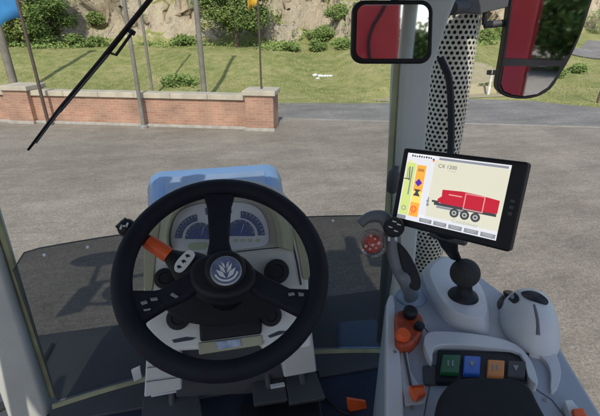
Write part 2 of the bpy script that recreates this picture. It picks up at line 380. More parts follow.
# ---- brick wall
def brickmat():
    m = bpy.data.materials.new('old pink brick'); m.use_nodes = True; nt = m.node_tree; L = nt.links; N = nt.nodes.new; b = nt.nodes['Principled BSDF']; b.inputs['Roughness'].default_value = .9
    tc = N('ShaderNodeTexCoord'); br = N('ShaderNodeTexBrick'); sp = N('ShaderNodeSeparateXYZ'); cb = N('ShaderNodeCombineXYZ'); ad = N('ShaderNodeMath')
    L.new(tc.outputs['Object'], sp.inputs[0]); L.new(sp.outputs[0], ad.inputs[0]); L.new(sp.outputs[1], ad.inputs[1]); L.new(ad.outputs[0], cb.inputs[0]); L.new(sp.outputs[2], cb.inputs[1])
    L.new(cb.outputs[0], br.inputs['Vector'])
    br.inputs['Scale'].default_value = 1; br.inputs['Brick Width'].default_value = .21; br.inputs['Row Height'].default_value = .068; br.inputs['Mortar Size'].default_value = .007
    br.inputs['Color1'].default_value = (.33, .175, .12, 1); br.inputs['Color2'].default_value = (.40, .235, .165, 1); br.inputs['Mortar'].default_value = (.38, .29, .23, 1)
    n = N('ShaderNodeTexNoise'); n.inputs['Scale'].default_value = 1.7; n.inputs['Detail'].default_value = 7; L.new(tc.outputs['Object'], n.inputs[0])
    r = N('ShaderNodeValToRGB'); r.color_ramp.elements[0].position = .3; r.color_ramp.elements[1].position = .7; r.color_ramp.elements[0].color = (.72, .74, .74, 1); r.color_ramp.elements[1].color = (1.2, 1.15, 1.1, 1); L.new(n.outputs[0], r.inputs[0])
    x = N('ShaderNodeMix'); x.data_type = 'RGBA'; x.blend_type = 'MULTIPLY'; x.inputs[0].default_value = 1; L.new(br.outputs[0], x.inputs[6]); L.new(r.outputs[0], x.inputs[7]); L.new(x.outputs[2], b.inputs['Base Color'])
    bp = N('ShaderNodeBump'); bp.inputs['Strength'].default_value = .5; bp.inputs['Distance'].default_value = .01; bp.invert = True; L.new(br.outputs['Fac'], bp.inputs['Height']); L.new(bp.outputs[0], b.inputs['Normal'])
    return m
BRICK = brickmat(); COPE = mat('sandstone coping', (.50, .44, .34), .9, (.38, .34, .27), 3, .5, 30)
ang = math.atan2(-WD.y, -WD.x)
wall = empty('brick_wall', WB, ang)
tag(wall, 'low pink brick wall with pale stone coping along the far edge of the parking lot', 'wall')
def lb(mb, x0, x1, y0, y1, z0, z1): mb.box(((x0+x1)/2, (y0+y1)/2, (z0+z1)/2), (x1-x0, y1-y0, z1-z0))
def local(mb): mb.bm.transform(wm(wall)); return mb
mb = MB(); x_ = -.74
for a, b_ in ((-6.9, -.74), (-16, -7.62)): lb(mb, a, b_, .10, .36, 0, .76)
local(mb).build('brickwork', BRICK, wall)
for a, b_ in ((-6.9, -.75), (-16, -7.62)):
    mb = MB(); n = int((b_-a)/.95)
    for i in range(n):
        x0 = a+(b_-a)*i/n; lb(mb, x0+.003, a+(b_-a)*(i+1)/n-.003, .03, .43, .762, .90+random.uniform(-.004, .004))
    local(mb).build('coping', COPE, wall, bevel=.012)
    mb = MB(); lb(mb, a, b_, .0, .097, 0, .07); local(mb).build('plinth', KERB, wall, bevel=.01)
for x0 in (-.74, -7.62):
    mb = MB(); lb(mb, x0, x0+.74, -.06, .62, 0, .90); p = local(mb).build('pier', BRICK, wall)
    mb = MB(); lb(mb, x0-.06, x0+.80, -.12, .68, .902, 1.03); local(mb).build('pier_cap', COPE, p, bevel=.02)
    mb = MB(); lb(mb, x0-.04, x0+.78, -.13, -.062, 0, .08); local(mb).build('pier_base', KERB, p, bevel=.01)

# ---- poles and flags
FLB = mat('blue flag cloth', (.03, .19, .42), .8, (.02, .14, .34), 3); FLY = mat('yellow flag cloth', (.65, .42, .04), .8, (.5, .3, .03), 6)
POLEG = mat('weathered grey pole', (.21, .195, .17), .8, (.145, .135, .115), 3, .3, 30); POLEB = mat('dark bronze pole', (.085, .06, .05), .5); WOODP = mat('grey timber pole', (.23, .20, .17), .9, (.16, .14, .12), 3, .6, 20)
def ground_z(p): return height(p.x*HR.x+p.y*HR.y, p.x*HF.x+p.y*HF.y)
def pole(name, x, y, h, r0, r1, m, label, cat, group=None, base=None, foot=True):
    p = onz(x, y, 0) if base is None else V(base); z = ground_z(p) if base is None else p.z
    t = empty(name, (p.x, p.y, z)); tag(t, label, cat, group)
    MB().tube([(p.x, p.y, z-.2), (p.x, p.y, z+h*.5), (p.x, p.y, z+h)], [r0, (r0+r1)/2, r1], 14).build('shaft', m, t)
    if foot: MB().lathe([(r0*2.2, -.02), (r0*2.2, .05), (r0*1.3, .09), (r0, .09)], (p.x, p.y, z), n=16).build('base_collar', STEEL, t)
    MB().ball((p.x, p.y, z+h), r1*1.8, 12).build('finial', m, t)
    return t, p, z
def flag(t, p, z0, z1, ln, dirv, m, tip=None):
    mb = MB(); n = 14; rows = []
    for j in range(9):
        z = z0+(z1-z0)*j/8; row = []
        for i in range(n+1):
            s = i/n; droop = .5*s*s*ln
            row.append(V((p.x, p.y, z-droop))+dirv*(s*ln*.8)+V((-dirv.y, dirv.x, 0))*.10*math.sin(s*7+j*.5)*s)
        rows.append(row)
    mb.loft(rows, cap=False, closed=False)
    o = mb.build('flag', m, t); s = o.modifiers.new('s', 'SOLIDIFY'); s.thickness = .006
t, p, z = pole('flagpole', 49, 125.5, 6.0, .045, .03, POLEB, 'thin dark flagpole with a blue flag in front of the brick wall', 'flagpole')
flag(t, p, 2.72, 4.4, 1.35, V((-1, .15, 0)).normalized(), FLB)
pole('flagpole', 144, 128, 6.2, .055, .045, POLEG, 'pale grey pole standing directly in front of the brick wall', 'flagpole')
pb = wl(.37, .28); t, p, z = pole('flagpole', 0, 0, 5.3, .025, .02, POLEB, 'thin dark pole with a small yellow flag on the end pier of the brick wall', 'flagpole', base=(pb.x, pb.y, 1.03), foot=False)
flag(t, p, 3.0, 3.9, .30, V((-1, .3, 0)).normalized(), FLY)
pole('utility_pole', 16, 92, 8, .16, .13, WOODP, 'thick grey timber pole at the far left behind the brick wall', 'pole', foot=False)
pole('utility_pole', 153, 96, 7, .055, .045, POLEG, 'slim grey pole behind the brick wall left of the thicker grey pole', 'pole', foot=False)
pole('utility_pole', 205, 99, 8, .10, .085, POLEG, 'thick smooth grey pole behind the brick wall between tree and slim pole', 'pole', foot=False)

# ---- trees, shrubs
LF = [mat('leaf dark', (.07, .13, .035), .8, (.10, .165, .045), 3, spec=.2), mat('leaf mid', (.15, .215, .06), .8, (.18, .245, .07), 3, spec=.2), mat('leaf light', (.24, .30, .09), .8, (.19, .25, .075), 3, spec=.2)]
BARK = mat('bark', (.12, .085, .06), .95, (.07, .05, .038), 6, .6, 30)
def tree(name, p, h, rad, trunk_h, label, cat='tree', n=5200, mix=(0, 1, 2), leaf=.11, seed=1, group=None, crown_z=.5, tr=.16):
    rr = random.Random(seed); t = empty(name, p); tag(t, label, cat, group); p = V(p)
    mb = MB(); mb.tube(spline([p-V((0, 0, .2)), p+V((.05, 0, trunk_h*.6)), p+V((-.04, .05, h*.6)), p+V((0, 0, h*.9))]), [tr*(1-.8*i/18) for i in range(19)], 9)
    cl = []
    for i in range(int(26+rad*16)):
        a = rr.uniform(0, 6.28); f = rr.random(); zz = trunk_h+(h-trunk_h)*rr.uniform(.04, .97)
        q = (zz-trunk_h)/(h-trunk_h); prof = math.sin(math.pi*min(1, q*.85+.14))**.7
        rd = rad*prof*math.sqrt(rr.uniform(.15, 1)); c = p+V((math.cos(a)*rd, math.sin(a)*rd, zz)); cl.append((c, rad*rr.uniform(.16, .46)))
        if i % 2 == 0: mb.tube([p+V((0, 0, max(trunk_h*.6, zz*.6))), (p+V((0, 0, zz*.8))+c)/2, c], [tr*.3, tr*.2, tr*.07], 5)
    mb.build('trunk', BARK, t)
    tris = []
    for i in range(n):
        c, r = cl[rr.randrange(len(cl))]
        d = V((rr.gauss(0, .62), rr.gauss(0, .62), rr.gauss(0, .42)))*r
        q = c+d-p; s = leaf*rr.uniform(.6, 1.4); a1 = V((rr.gauss(0, 1), rr.gauss(0, 1), rr.gauss(0, .6))).normalized(); a2 = a1.orthogonal().normalized()
        tris.append(([tuple(q-a1*s), tuple(q-a2*s*.45), tuple(q+a1*s), tuple(q+a2*s*.45)], rr.choice(mix)))
    me = meshcloud('crown', tris, LF); o = bpy.data.objects.new('crown', me); COL.objects.link(o); o.parent = t
    return t
def gp(u, v): x, y = uv(u, v); return (x, y, height(u, v))
def at_v(px, v): return (px-300)/F*(v*math.cos(TH)+1.2*math.sin(TH))
tree('broadleaf_tree', gp(at_v(236, 25.6), 25.6), 4.6, 1.75, .85, 'round green tree at the foot of the cliff beside the yellow flag', mix=(0, 1, 1, 2), seed=4, n=34000, leaf=.07)
tree('broadleaf_tree', gp(at_v(51, 26.5), 26.5), 4.6, 1.15, .05, 'tall dark green tree against the cliff beyond the blue flag', mix=(0, 0, 1), seed=5, n=30000, leaf=.07)
tree('broadleaf_tree', gp(at_v(20, 26), 26), 5, 1.3, .3, 'pale green bushy tree half hidden by the blue flag', mix=(1, 2, 2), seed=6, n=16000, leaf=.085)
tree('broadleaf_tree', gp(at_v(-14, 29), 29), 7, 2.0, .6, 'green tree cut by the left picture edge behind the timber pole', mix=(1, 1, 2), seed=8, n=7000)
rq = random.Random(12)
SH = [(176, 18.2, .22, .7), (75, 26, .6, .5), (100, 29.5, .7, .5), (150, 31.5, .9, .9), (168, 31, .8, .7), (185, 26.2, .5, .6), (180, 31.5, .9, .9), (290, 24.6, .35, .5), (318, 25, .5, .5), (345, 24.5, .4, .5), (322, 27.5, .7, .8), (338, 28, .8, .8), (300, 30, .8, .8), (485, 30, .9, .7), (500, 34, 1, .9), (350, 31, 1.0, 1.0), (372, 25.5, .7, .8), (96, 26, .45, .6), (212, 31, .9, .9), (584, 24, .5, .4), (560, 22, .5, .5), (596, 60, 3, 2), (575, 66, 3.5, 2.4)]  # first entry is added to put in the dark shade behind the wall
SL = ['low dark weedy shrub right behind the brick wall between the two grey poles', 'low shrub on the grass right of the tall dark green tree', 'small bush growing up the cliff beyond the wiper', 'wide bush on the cliff ledge left of the thick grey pole', 'bush on the ledge between the two grey poles behind the wall', 'low shrub at the cliff foot left of the thick grey pole', 'upper bush on the ledge next to the thick grey pole', 'low shrub at the cliff foot right of the yellow flag', 'small shrub at the cliff foot above the white stones', 'shrub at the cliff foot below the cab mirror', 'small bush halfway up the cliff above the white stones', 'bush halfway up the cliff left of the cab mirror', 'upper bush on the cliff right of the yellow flag', 'shrub on the slope beside the perforated exhaust guard', 'bush on the slope between exhaust guard and side mirror', 'bush at the cliff top behind the cab mirror', 'shrub behind the lower edge of the cab mirror', 'small shrub on the grass beside the wiper blade', 'bush at the cliff top just left of the round tree', 'small shrub on the grass by the right picture edge', 'small shrub on the grass below the side mirror', 'large far bush beside the climbing road', 'large far bush behind the side mirror']
for i, ((px, v_, h_, r_), lb_) in enumerate(zip(SH, SL)):
    tree('shrub', gp(at_v(px, v_), v_), h_, r_, .03, lb_, 'shrub', n=int(900+1400*r_), mix=(0, 1, 1, 2), leaf=.07, seed=20+i, group='shrubs on the cliff and verge', tr=.03)
WD_ = []
rq = random.Random(31)
while len(WD_) < 11000:
    v_ = rq.uniform(22.5, 36); u_ = rq.uniform(-.8, .55)*v_
    b_ = vb(u_); t_ = v_-b_
    f_ = fbm((u_*.33+v_*.12, v_*.75-u_*.15, 6)) + rq.uniform(-.10, .10)
    if not ((-1.6 < t_ < .9 and f_ > .06+abs(t_)*.12) or (t_ >= .9 and f_ > .27)): continue
    h0 = height(u_, v_); k = sm(1.5, 3.0, h0); uu, vv = u_, v_
    if k > 0:
        vv += k*1.2*(1.5*fbm((u_*.30, h0*.55, 3)) + .9*abs(fbm((u_*.75, h0*1.3, 8))) + .35*fbm((u_*2.0, h0*2.6, 1), 3)); uu += k*.4*fbm((vv*0+u_*.8, h0*1.2, 12))
    x, y = uv(uu, vv); z = h0; hh = rq.uniform(.04, .24)*(1.3 if t_ < 1.2 else .8)
    for k_ in range(3):
        a = rq.uniform(0, 6.3); dx, dy = math.cos(a), math.sin(a); ox, oy, oz = rq.gauss(0, .10), rq.gauss(0, .10)-.12, rq.uniform(0, hh)
        c = V((x+ox, y+oy, z+oz)); a1 = V((dx, dy, rq.uniform(.1, 1))).normalized()*.085; a2 = a1.orthogonal()*.45
        WD_.append(([tuple(c-a1), tuple(c-a2), tuple(c+a1), tuple(c+a2)], rq.choice((0, 1, 1, 2, 2))))
me = meshcloud('undergrowth', WD_, LF); o = bpy.data.objects.new('undergrowth', me); COL.objects.link(o)
tag(o, 'green undergrowth along the foot and ledges of the sandstone cliff', 'undergrowth', kind='stuff')
# young upright tree by the right picture edge
t = empty('sapling', onz(597, 103, 0)); tag(t, 'thin bare sapling stem at the right picture edge', 'sapling'); p = V(t.location)
mb = MB(); mb.tube([p, p+V((.03, 0, .6)), p+V((.12, 0, 1.3))], [.04, .035, .02], 8); mb.tube([p+V((.03, 0, .6)), p+V((-.2, 0, 1.2))], [.02, .01], 6); mb.build('trunk', BARK, t)
# trees behind the tractor (seen only in the mirrors)
for i, (x, y, h_) in enumerate([(7.5, -31, 3.9), (12, -30, 6), (18, -29, 8), (3.5, -33, 3.9), (24, -32, 9)]):
    tree('broadleaf_tree', (x, y, 0), h_, 3.8, .8, ['broad tree behind the tractor nearest the red wagon', 'second broad tree behind the tractor right of the red wagon', 'broad tree in the middle of the row behind the tractor', 'broad tree straight behind the red wagon', 'outermost broad tree of the row behind the tractor'][i], n=9000, mix=(0, 0, 1), leaf=.26, seed=60+i, group='trees in a row behind the tractor')
# white stones, sign post
p = onz(322, 82.5, 0); u_, v_ = p.x*HR.x+p.y*HR.y, p.x*HF.x+p.y*HF.y
WST = mat('white limestone', (.72, .72, .70), .9, (.5, .5, .48), 5)
rq = random.Random(2)
for i in range(7):
    x, y = uv(u_+(-.33+.12*i), v_+rq.uniform(-.3, .3)); z = height(x*HR.x+y*HR.y, x*HF.x+y*HF.y); s = rq.uniform(.09, .14)
    mb = MB(); bmesh.ops.create_icosphere(mb.bm, subdivisions=2, radius=1)
    for v in mb.bm.verts: v.co *= 1+.25*noise.noise(v.co*2+V((i*5, 0, 0))); v.co.x *= s; v.co.y *= s*.8; v.co.z *= s*.6; v.co += V((x, y, z+s*.3))
    o = mb.build('stone', WST, base=(x, y, z)); tag(o, 'white stone lying in the row of white stones on the green verge', 'stone', 'white stones on the verge')
p = onz(488, 95, 0); p.z = ground_z(p); t = empty('marker_post', p); tag(t, 'white roadside marker post with a small dark double head', 'post')
MB().tube([p, p+V((0, 0, .75))], .05, 8).build('post', WST, t)
mb = MB(); mb.box(p+V((-.13, 0, .86)), (.20, .05, .17)); mb.box(p+V((.13, 0, .86)), (.20, .05, .17)); mb.box(p+V((0, 0, .78)), (.3, .03, .04)); mb.build('head', BLACK, t, bevel=.02)

# ================================================================== TRACTOR
T = empty('tractor', (0, 0, 0)); tag(T, 'blue tractor with grey cab interior, black steering wheel and right hand console', 'tractor')
YW = 1.30
def gy(x): return 1.27+.085*(1-(x/.66)**2)
# --- floor, seal, sill
MB().box((0, .35, 1.28), (1.36, 1.76, .04)).build('cab_floor', NAVY, T, bevel=.008)
mb = MB(); mb.tube([(x, gy(x)-.028, 1.312) for x in [-.66+i*.06 for i in range(23)]], .012, 8); mb.build('windscreen_seal', SEALM, T)
mb = MB(); mb.slab([(x, gy(x)-.03, 1.301) for x in [-.66+i*.12 for i in range(12)]] + [(.66, gy(.66)-.10, 1.301), (-.66, gy(-.66)-.10, 1.301)], (0, 0, .012)); mb.build('floor_sill', DKG, T, bevel=.003)
# --- windscreen
def sheet(z0, z1, off=0, x0=-.655, x1=.655, th=.005):
    xs = [x0+(x1-x0)*i/20 for i in range(21)]
    pts = [(x, gy(x)+off) for x in xs]
    mb = MB(); mb.loft([[V((x, y, z)) for x, y in pts] for z in (z0, z1)], cap=False, closed=False); return mb
sheet(1.945, 2.80).build('windscreen', WINGL, T)
ptop = []
xs = [-.655+1.31*i/30 for i in range(31)]
mb = MB(); rows = [[], []]
for x in xs:
    e = min(.655-abs(x), .075)/.075; zt = 1.945-.06*(1-math.sqrt(max(0, 1-(1-e)**2)))
    rows[0].append(V((x, gy(x)+.001, 1.31))); rows[1].append(V((x, gy(x)+.001, zt)))
mb.loft(rows, cap=False, closed=False); LP = mb.build('lower_windscreen', TINTGL, T)
mb = MB(); mb.tube([r+V((0, -.002, 0)) for r in rows[1]], .0022, 6); mb.build('pane_edge', DKG, LP)
for x, y in ((50, 247), (90, 243), (331, 218), (359, 216)):
    q = ony(x, y, 1.34); q.y = gy(q.x)-.006
    MB().lathe([(.0055, -.003), (.0055, .002), (.003, .004)], q, (0, -1, .3), 12).build('fixing_bolt', WHITEM, LP)
# --- pillars
def quadbar(mb, pts, w, d):      # lofted rectangular bar, rounded by bevel
    rings = []
    for i, (p, ww) in enumerate(zip(pts, w)):
        p = V(p); rings.append([p+V((-ww/2, -d/2, 0)), p+V((ww/2, -d/2, 0)), p+V((ww/2, d/2, 0)), p+V((-ww/2, d/2, 0))])
    mb.loft(rings); return mb
quadbar(MB(), [(.705, 1.29, .9), (.705, 1.29, 1.3), (.700, 1.335, 1.9), (.685, 1.36, 2.45), (.705, 1.36, 2.62), (.73, 1.35, 2.85)], [.105, .105, .105, .115, .15, .24], .10).build('pillar', PILL, T, bevel=.018)
quadbar(MB(), [(-.748, 1.29, .9), (-.748, 1.29, 1.3), (-.748, 1.33, 1.9), (-.748, 1.36, 2.45), (-.755, 1.36, 2.85)], [.135, .135, .13, .13, .17], .10).build('pillar', PILL, T, bevel=.018)
mb = MB(); mb.tube([(.639, 1.30, 1.32), (.634, 1.325, 1.9), (.620, 1.335, 2.45), (.615, 1.34, 2.8)], .011, 8); mb.build('pillar_seal', SEALM, T)
mb = MB(); mb.tube([(-.672, 1.29, 1.32), (-.672, 1.315, 1.9), (-.672, 1.335, 2.8)], .011, 8); mb.build('pillar_seal', SEALM, T)
# left door tubes, added unseen for the shade they throw on the pillar
# pillar pad bottom left (inner trim seen in the corner)
mb = MB(); mb.tube(spline([ony(396, 166, 1.26), ony(393, 178, 1.25), ony(392, 192, 1.26)], 5), [.012]*3+[.02]*4+[.02]*3+[.012], 10); mb.build('pillar_knob', DKG, T)
MB().tube([(-.93, .62, 1.0), (-.92, .60, 1.9), (-.86, .58, 2.84)], .028, 10).build('door_post', PILL, T)  # added out of view; its shadow splits the sun patch on the pillar
mb = MB(); mb.tube(spline([(-.93, .62, 1.75), (-.99, .8, 1.8), (-.97, 1.0, 1.7), (-.9, 1.1, 1.45)], 6), .02, 8); mb.build('door_handrail', BLACK, T)  # rail likewise added out of view to break up that patch
# --- roof, rear posts, fenders
mb = MB(); mb.box((-.10, .12, 2.93), (1.98, 2.06, .15)); mb.build('roof', GREYP, T, bevel=.05)  # unseen cab roof; left overhang widened to shade the pillar
for sx in (-1, 1):
    MB().tube([(sx*.72, -.85, 1.2), (sx*.76, -.80, 2.86)], .045, 10).build('rear_post', PILL, T)
    for k in (.62, .42):
        wlt = MB().lathe([(.02, 0), (.07, .02), (.075, .06), (.07, .065)], (sx*k, 1.17, 2.96), (0, 1, -.15), 16).build('work_light', DKG, T)
    # rear fender and tyre
    mb = MB(); prof = [(-1.75, 1.0), (-1.7, 1.45), (-1.45, 1.78), (-1.05, 1.95), (-.6, 1.92), (-.2, 1.72), (.02, 1.35), (.05, 1.0)]
    mb.slab([(sx*.80, y, z) for y, z in prof]+[(sx*.80, y, z) for y, z in [(-.05, 1.0), (-.1, 1.32), (-.3, 1.6), (-.62, 1.78), (-1.05, 1.82), (-1.4, 1.66), (-1.6, 1.4), (-1.65, 1.0)]], (sx*.62, 0, 0)); mb.build('rear_fender', TBLUE, T, bevel=.02)
    ty = MB().lathe([(.45, -.26), (.78, -.28), (.87, -.2), (.88, 0), (.87, .2), (.78, .28), (.45, .26)], (sx*1.13, -.85, .88), (1, 0, 0), 48).build('rear_wheel', RUBBER, T)
    MB().lathe([(.1, -.1), (.42, -.12), (.46, -.2), (.46, .2), (.42, .12), (.1, .1)], (sx*1.13, -.85, .88), (1, 0, 0), 32).build('rim', WHITEM, ty)
    # front wheel with fender
    fx, fy = sx*1.08, 1.62
    mb = MB(); mb.lathe([(.26, -.2), (.44, -.22), (.50, -.15), (.51, 0), (.50, .15), (.44, .22), (.26, .2)], (fx, fy, .52), (1, 0, 0), 48)
    for k in range(20):
        a = k*2*math.pi/20
        for s2 in (-1, 1):
            rot = Matrix.Rotation(a+s2*.07, 3, 'X') @ Matrix.Rotation(s2*.6, 3, 'Z'); c = V((fx+s2*.09, fy-math.sin(a+s2*.07)*.505, .52+math.cos(a+s2*.07)*.505)); mb.box(c, (.19, .045, .04), rot)
    ty = mb.build('front_wheel', RUBBER, T)
    MB().lathe([(.08, -.08), (.22, -.1), (.27, -.17), (.27, .17), (.22, .1), (.08, .08)], (fx, fy, .52), (1, 0, 0), 32).build('rim', WHITEM, ty)
    mb = MB(); pr = [(-.66, .75), (-.58, .93), (-.40, 1.02), (.30, 1.04), (.46, 1.0), (.56, .86)]
    mb.slab([(sx*.40, fy+y, z) for y, z in pr]+[(sx*.40, fy+y*.96, z-.03) for y, z in pr[::-1]], (sx*1.25, 0, 0)); mb.build('front_fender', DKG, T, bevel=.012)
    mb = MB(); mb.tube([(fx-.30, fy-.3, 1.045), (fx-.22, fy+.1, 1.055), (fx-.05, fy+.36, 1.045)], .012, 8); mb.tube([(fx+.12, fy-.35, 1.04), (fx+.16, fy+.3, 1.05)], .01, 8); mb.build('fender_rib', BLACK, T)
# --- hood
mb = MB(); rings = []
for y, wd, zt, zb in ((1.42, .28, 1.70, .8), (1.7, .31, 1.70, .8), (2.3, .40, 1.72, .8), (2.66, .445, 1.72, .8), (2.76, .435, 1.68, .82), (2.80, .415, 1.48, .85)):
    rings.append([V((-wd, y, zb)), V((-wd, y, zt-.11)), V((-wd*.93, y, zt-.03)), V((-wd*.80, y, zt)), V((wd*.80, y, zt)), V((wd*.93, y, zt-.03)), V((wd, y, zt-.11)), V((wd, y, zb))])
mb.loft(rings); HOOD = mb.build('hood', TBLUE, T, bevel=.02)
mb = MB(); mb.slab([(-.20, 1.45, 1.701), (.20, 1.45, 1.701), (.31, 2.50, 1.722), (-.31, 2.50, 1.722)], (0, 0, .012)); mb.build('top_panel', HOODT, HOOD, bevel=.006)
mb = MB(); mb.box((.0, 2.0, .55), (.7, 1.7, .5)); mb.build('chassis', DKG, T, bevel=.03)
mb = MB(); mb.box((0, -.2, .95), (1.3, 1.6, .62)); mb.build('cab_base', DKG, T, bevel=.03)
# blue step panel seen low through the right pane
st = [(337, 321), (378, 318), (384, 322), (384, 349), (338, 349)]
mb = MB(); mb.slab([onz(x, y, 1.07) for x, y in [(337, 320), (372, 317), (385, 322), (388, 352), (337, 352)]], (0, 0, -.10)); mb.build('step_cover', mat('dusty blue paint', (.11, .19, .30), .5, (.09, .16, .26), 4), T, bevel=.03)  # blue darker and duller than the hood paint

# --- steering wheel
WC = dep(224, 269, .82); WNn = V((0, -math.cos(R(54)), math.sin(R(54)))); WU = V((0, WNn.z, -WNn.y)); WX = V((1, 0, 0))
PW = Pl(WC, WNn)
RO, TR = .193, .0196
mb = MB(); mb.tube([WC+WX*math.cos(a)*RO+WU*math.sin(a)*RO for a in [i*2*math.pi/72 for i in range(72)]], TR, 18, closed=True, flat=1.0)
SW = mb.build('steering_wheel', RIMM, T)
def onplane(mb, pl, pts, t, off=0): mb.slab([pl.p(x, y, off) for x, y in pts], pl.n*(-t)); return mb
def sp2(pts, k=5, closed=True): return [(v.x, v.y) for v in spline([V((a, b, 0)) for a, b in pts], k, closed)]
onplane(MB(), PW, [(203, 192), (235, 192), (231, 206), (229, 240), (234, 256), (206, 256), (209, 240), (207, 206)], .022, .010).build('spoke', RIMM, SW, bevel=.008)
onplane(MB(), PW, [(113, 284), (128, 289), (158, 289), (180, 276), (198, 264), (208, 283), (186, 298), (166, 307), (148, 318), (132, 330), (120, 326)], .026, .008).build('spoke', RIMM, SW, bevel=.010)
onplane(MB(), PW, [(325, 282), (312, 288), (290, 287), (268, 276), (250, 264), (240, 283), (260, 297), (280, 306), (298, 315), (310, 324), (321, 320)], .026, .008).build('spoke', RIMM, SW, bevel=.010)
hubp = sp2([(200, 256), (222, 250), (243, 255), (255, 268), (256, 282), (244, 294), (224, 299), (202, 295), (190, 283), (190, 267)], 4)
HUBP = onplane(MB(), PW, hubp, .05, .016).build('hub', BLACK, SW, bevel=.012)
MB().lathe([(.040, -.01), (.040, .012), (.036, .019), (.030, .0215)], PW.p(225.5, 271.5, .016), WNn, 40).build('hub_cap', BLACK, SW)
ec = PW.p(226, 271, .038); er = .0275
MB().lathe([(er*1.08, 0), (er*1.08, .003), (er*.98, .0045), (.001, .0045)], ec, WNn, 36).build('emblem', SILVER, SW)
mb = MB(); mb.lathe([(er*.96, .0046), (er*.96, .006), (.001, .0063)], ec, WNn, 36)
mb.mi = 1
def e2(x, y, h=.0071): return ec+WX*x*er+WU*y*er+WNn*h
for s in (-1, 1):      # stylised pale leaf: blades fanned from a stem
    for (x0, y0, x1, y1, wd) in ((.04, -.62, .68, .10, .17), (.04, -.25, .46, .45, .13), (.03, .10, .26, .62, .08)):
        dx, dy = x1-x0, y1-y0; l = math.hypot(dx, dy); nx, ny = -dy/l*wd, dx/l*wd
        mb.face([e2(s*q[0], q[1]) for q in ((x0, y0), (x0+dx*.45-nx, y0+dy*.45-ny), (x1, y1), (x0+dx*.5+nx, y0+dy*.5+ny))])
pts = [(math.cos(R(a))*.86, math.sin(R(a))*.86) for a in range(200, 345, 12)]; pin = [(math.cos(R(a))*.72, math.sin(R(a))*.72) for a in range(200, 345, 12)]
for i in range(len(pts)-1): mb.face([e2(*pts[i]), e2(*pts[i+1]), e2(*pin[i+1]), e2(*pin[i])])
mb.build('emblem_face', [EMB, WHITEM], SW)
for pts in ([(140, 302), (146, 300), (148, 303), (142, 305)], [(150, 298), (157, 297), (158, 300), (151, 301)], [(143, 309), (151, 308), (150, 310), (144, 311)], [(172, 292), (179, 296), (176, 298), (170, 295)], [(288, 293), (294, 292), (295, 295), (289, 296)], [(298, 292), (304, 293), (304, 296), (299, 296)]):
    onplane(MB(), PW, pts, .004, .012).build('switch', SILVER, SW, bevel=.001)

# --- dash: plane tilted like the wheel
DC = dep(221, 225, 1.05); DN = V((0, -.80, .60)); PD = Pl(DC, DN)
body = sp2([(152, 214), (158, 200), (175, 188), (200, 180), (235, 178), (266, 183), (288, 196), (300, 218), (306, 250), (309, 285), (312, 345)], 5, False)[:-1]
body += [(312, 348), (262, 352), (262, 342), (200, 350), (160, 352), (146, 330), (143, 290), (146, 250)]
DASH = onplane(MB(), PD, body, .14, 0).build('dashboard', CREAM, T, bevel=.014)
# instrument visor: arch shell standing proud
# clear cover with icons
mb = MB()
for x, y in ((208, 226), (213, 233), (208, 238), (228, 226), (228, 233), (219, 243), (228, 243)): onplane(mb, PD, [(x-1.6, y-1.2), (x+1.6, y-1.4), (x+1.2, y+1.4), (x-1.4, y+1.2)], .0005, .0095)
ICONS_ = mb
outa = sp2([(162, 254), (160, 236), (165, 215), (178, 200), (197, 191), (221, 187), (247, 189), (269, 196), (285, 211), (293, 232), (295, 252)], 5, False)
ina = sp2([(170, 250), (169, 234), (174, 218), (186, 206), (203, 199), (222, 197), (244, 197), (260, 203), (271, 215), (276, 232), (277, 247)], 5, False)
rings = []
for (a, b), (c, d) in zip(outa, ina):
    rings.append([PD.p(a, b, .0), PD.p(a*.35+c*.65, b*.35+d*.65, .032), PD.p(c, d, .030), PD.p(c, d, .001)])
mb = MB(); mb.loft(rings); mb.build('instrument_visor', OLIVE, DASH, bevel=.004)
face = sp2([(172, 246), (171, 230), (177, 214), (190, 206), (206, 203), (238, 202), (255, 206), (265, 217), (269, 234), (266, 245), (245, 249), (215, 252), (185, 254)], 5)
FACE = onplane(MB(), PD, face, .006, .008).build('instrument_cluster', CLFACE, DASH, bevel=.002)
def pxring(cx, cy, r0, r1, a0, a1, off, sq=1, n=20):
    P = []
    for i in range(n+1):
        a = R(a0+(a1-a0)*i/n); P.append((cx+math.cos(a)*r1, cy-math.sin(a)*r1*sq))
    for i in range(n, -1, -1):
        a = R(a0+(a1-a0)*i/n); P.append((cx+math.cos(a)*r0, cy-math.sin(a)*r0*sq))
    return P
def gauge(cx, cy, arc):
    mb = MB()
    onplane(mb, PD, pxring(cx, cy, 18, 25, *arc, 0), .001, .0095)
    onplane(mb, PD, [(cx+math.cos(R(a))*15, cy-math.sin(R(a))*15*1.1) for a in range(0, 181, 9)], .001, .0095)
    mb.mi = 1
    onplane(mb, PD, [(cx+math.cos(R(a))*10, cy-math.sin(R(a))*10*1.1) for a in range(0, 181, 12)], .001, .0100)
    mb.mi = 2
    for k in range(9):
        a = R(arc[0]+(arc[1]-arc[0])*(k+.5)/9); onplane(mb, PD, [(cx+math.cos(a+d)*r, cy-math.sin(a+d)*r) for r, d in ((22, -.010), (24.2, -.010), (24.2, .010), (22, .010))], .0005, .0100)
    for k in range(7):
        a = R(15+150*k/6); onplane(mb, PD, [(cx+math.cos(a+d)*r, cy-math.sin(a+d)*r*1.15) for r, d in ((12.6, -.015), (14.4, -.015), (14.4, .015), (12.6, .015))], .0005, .0104)
    a = R(70); onplane(mb, PD, [(cx+math.cos(a+d)*r, cy-math.sin(a+d)*r*1.1) for r, d in ((0, -.5), (11, -.03), (11, .03), (0, .5))], .0005, .0110)
    mb.build('gauge', [GAUGE, GAUGE2, WHITEM], DASH)
ICONS_.build('warning_icons', [mat('icon grey', (.18, .22, .30), .5)], DASH)
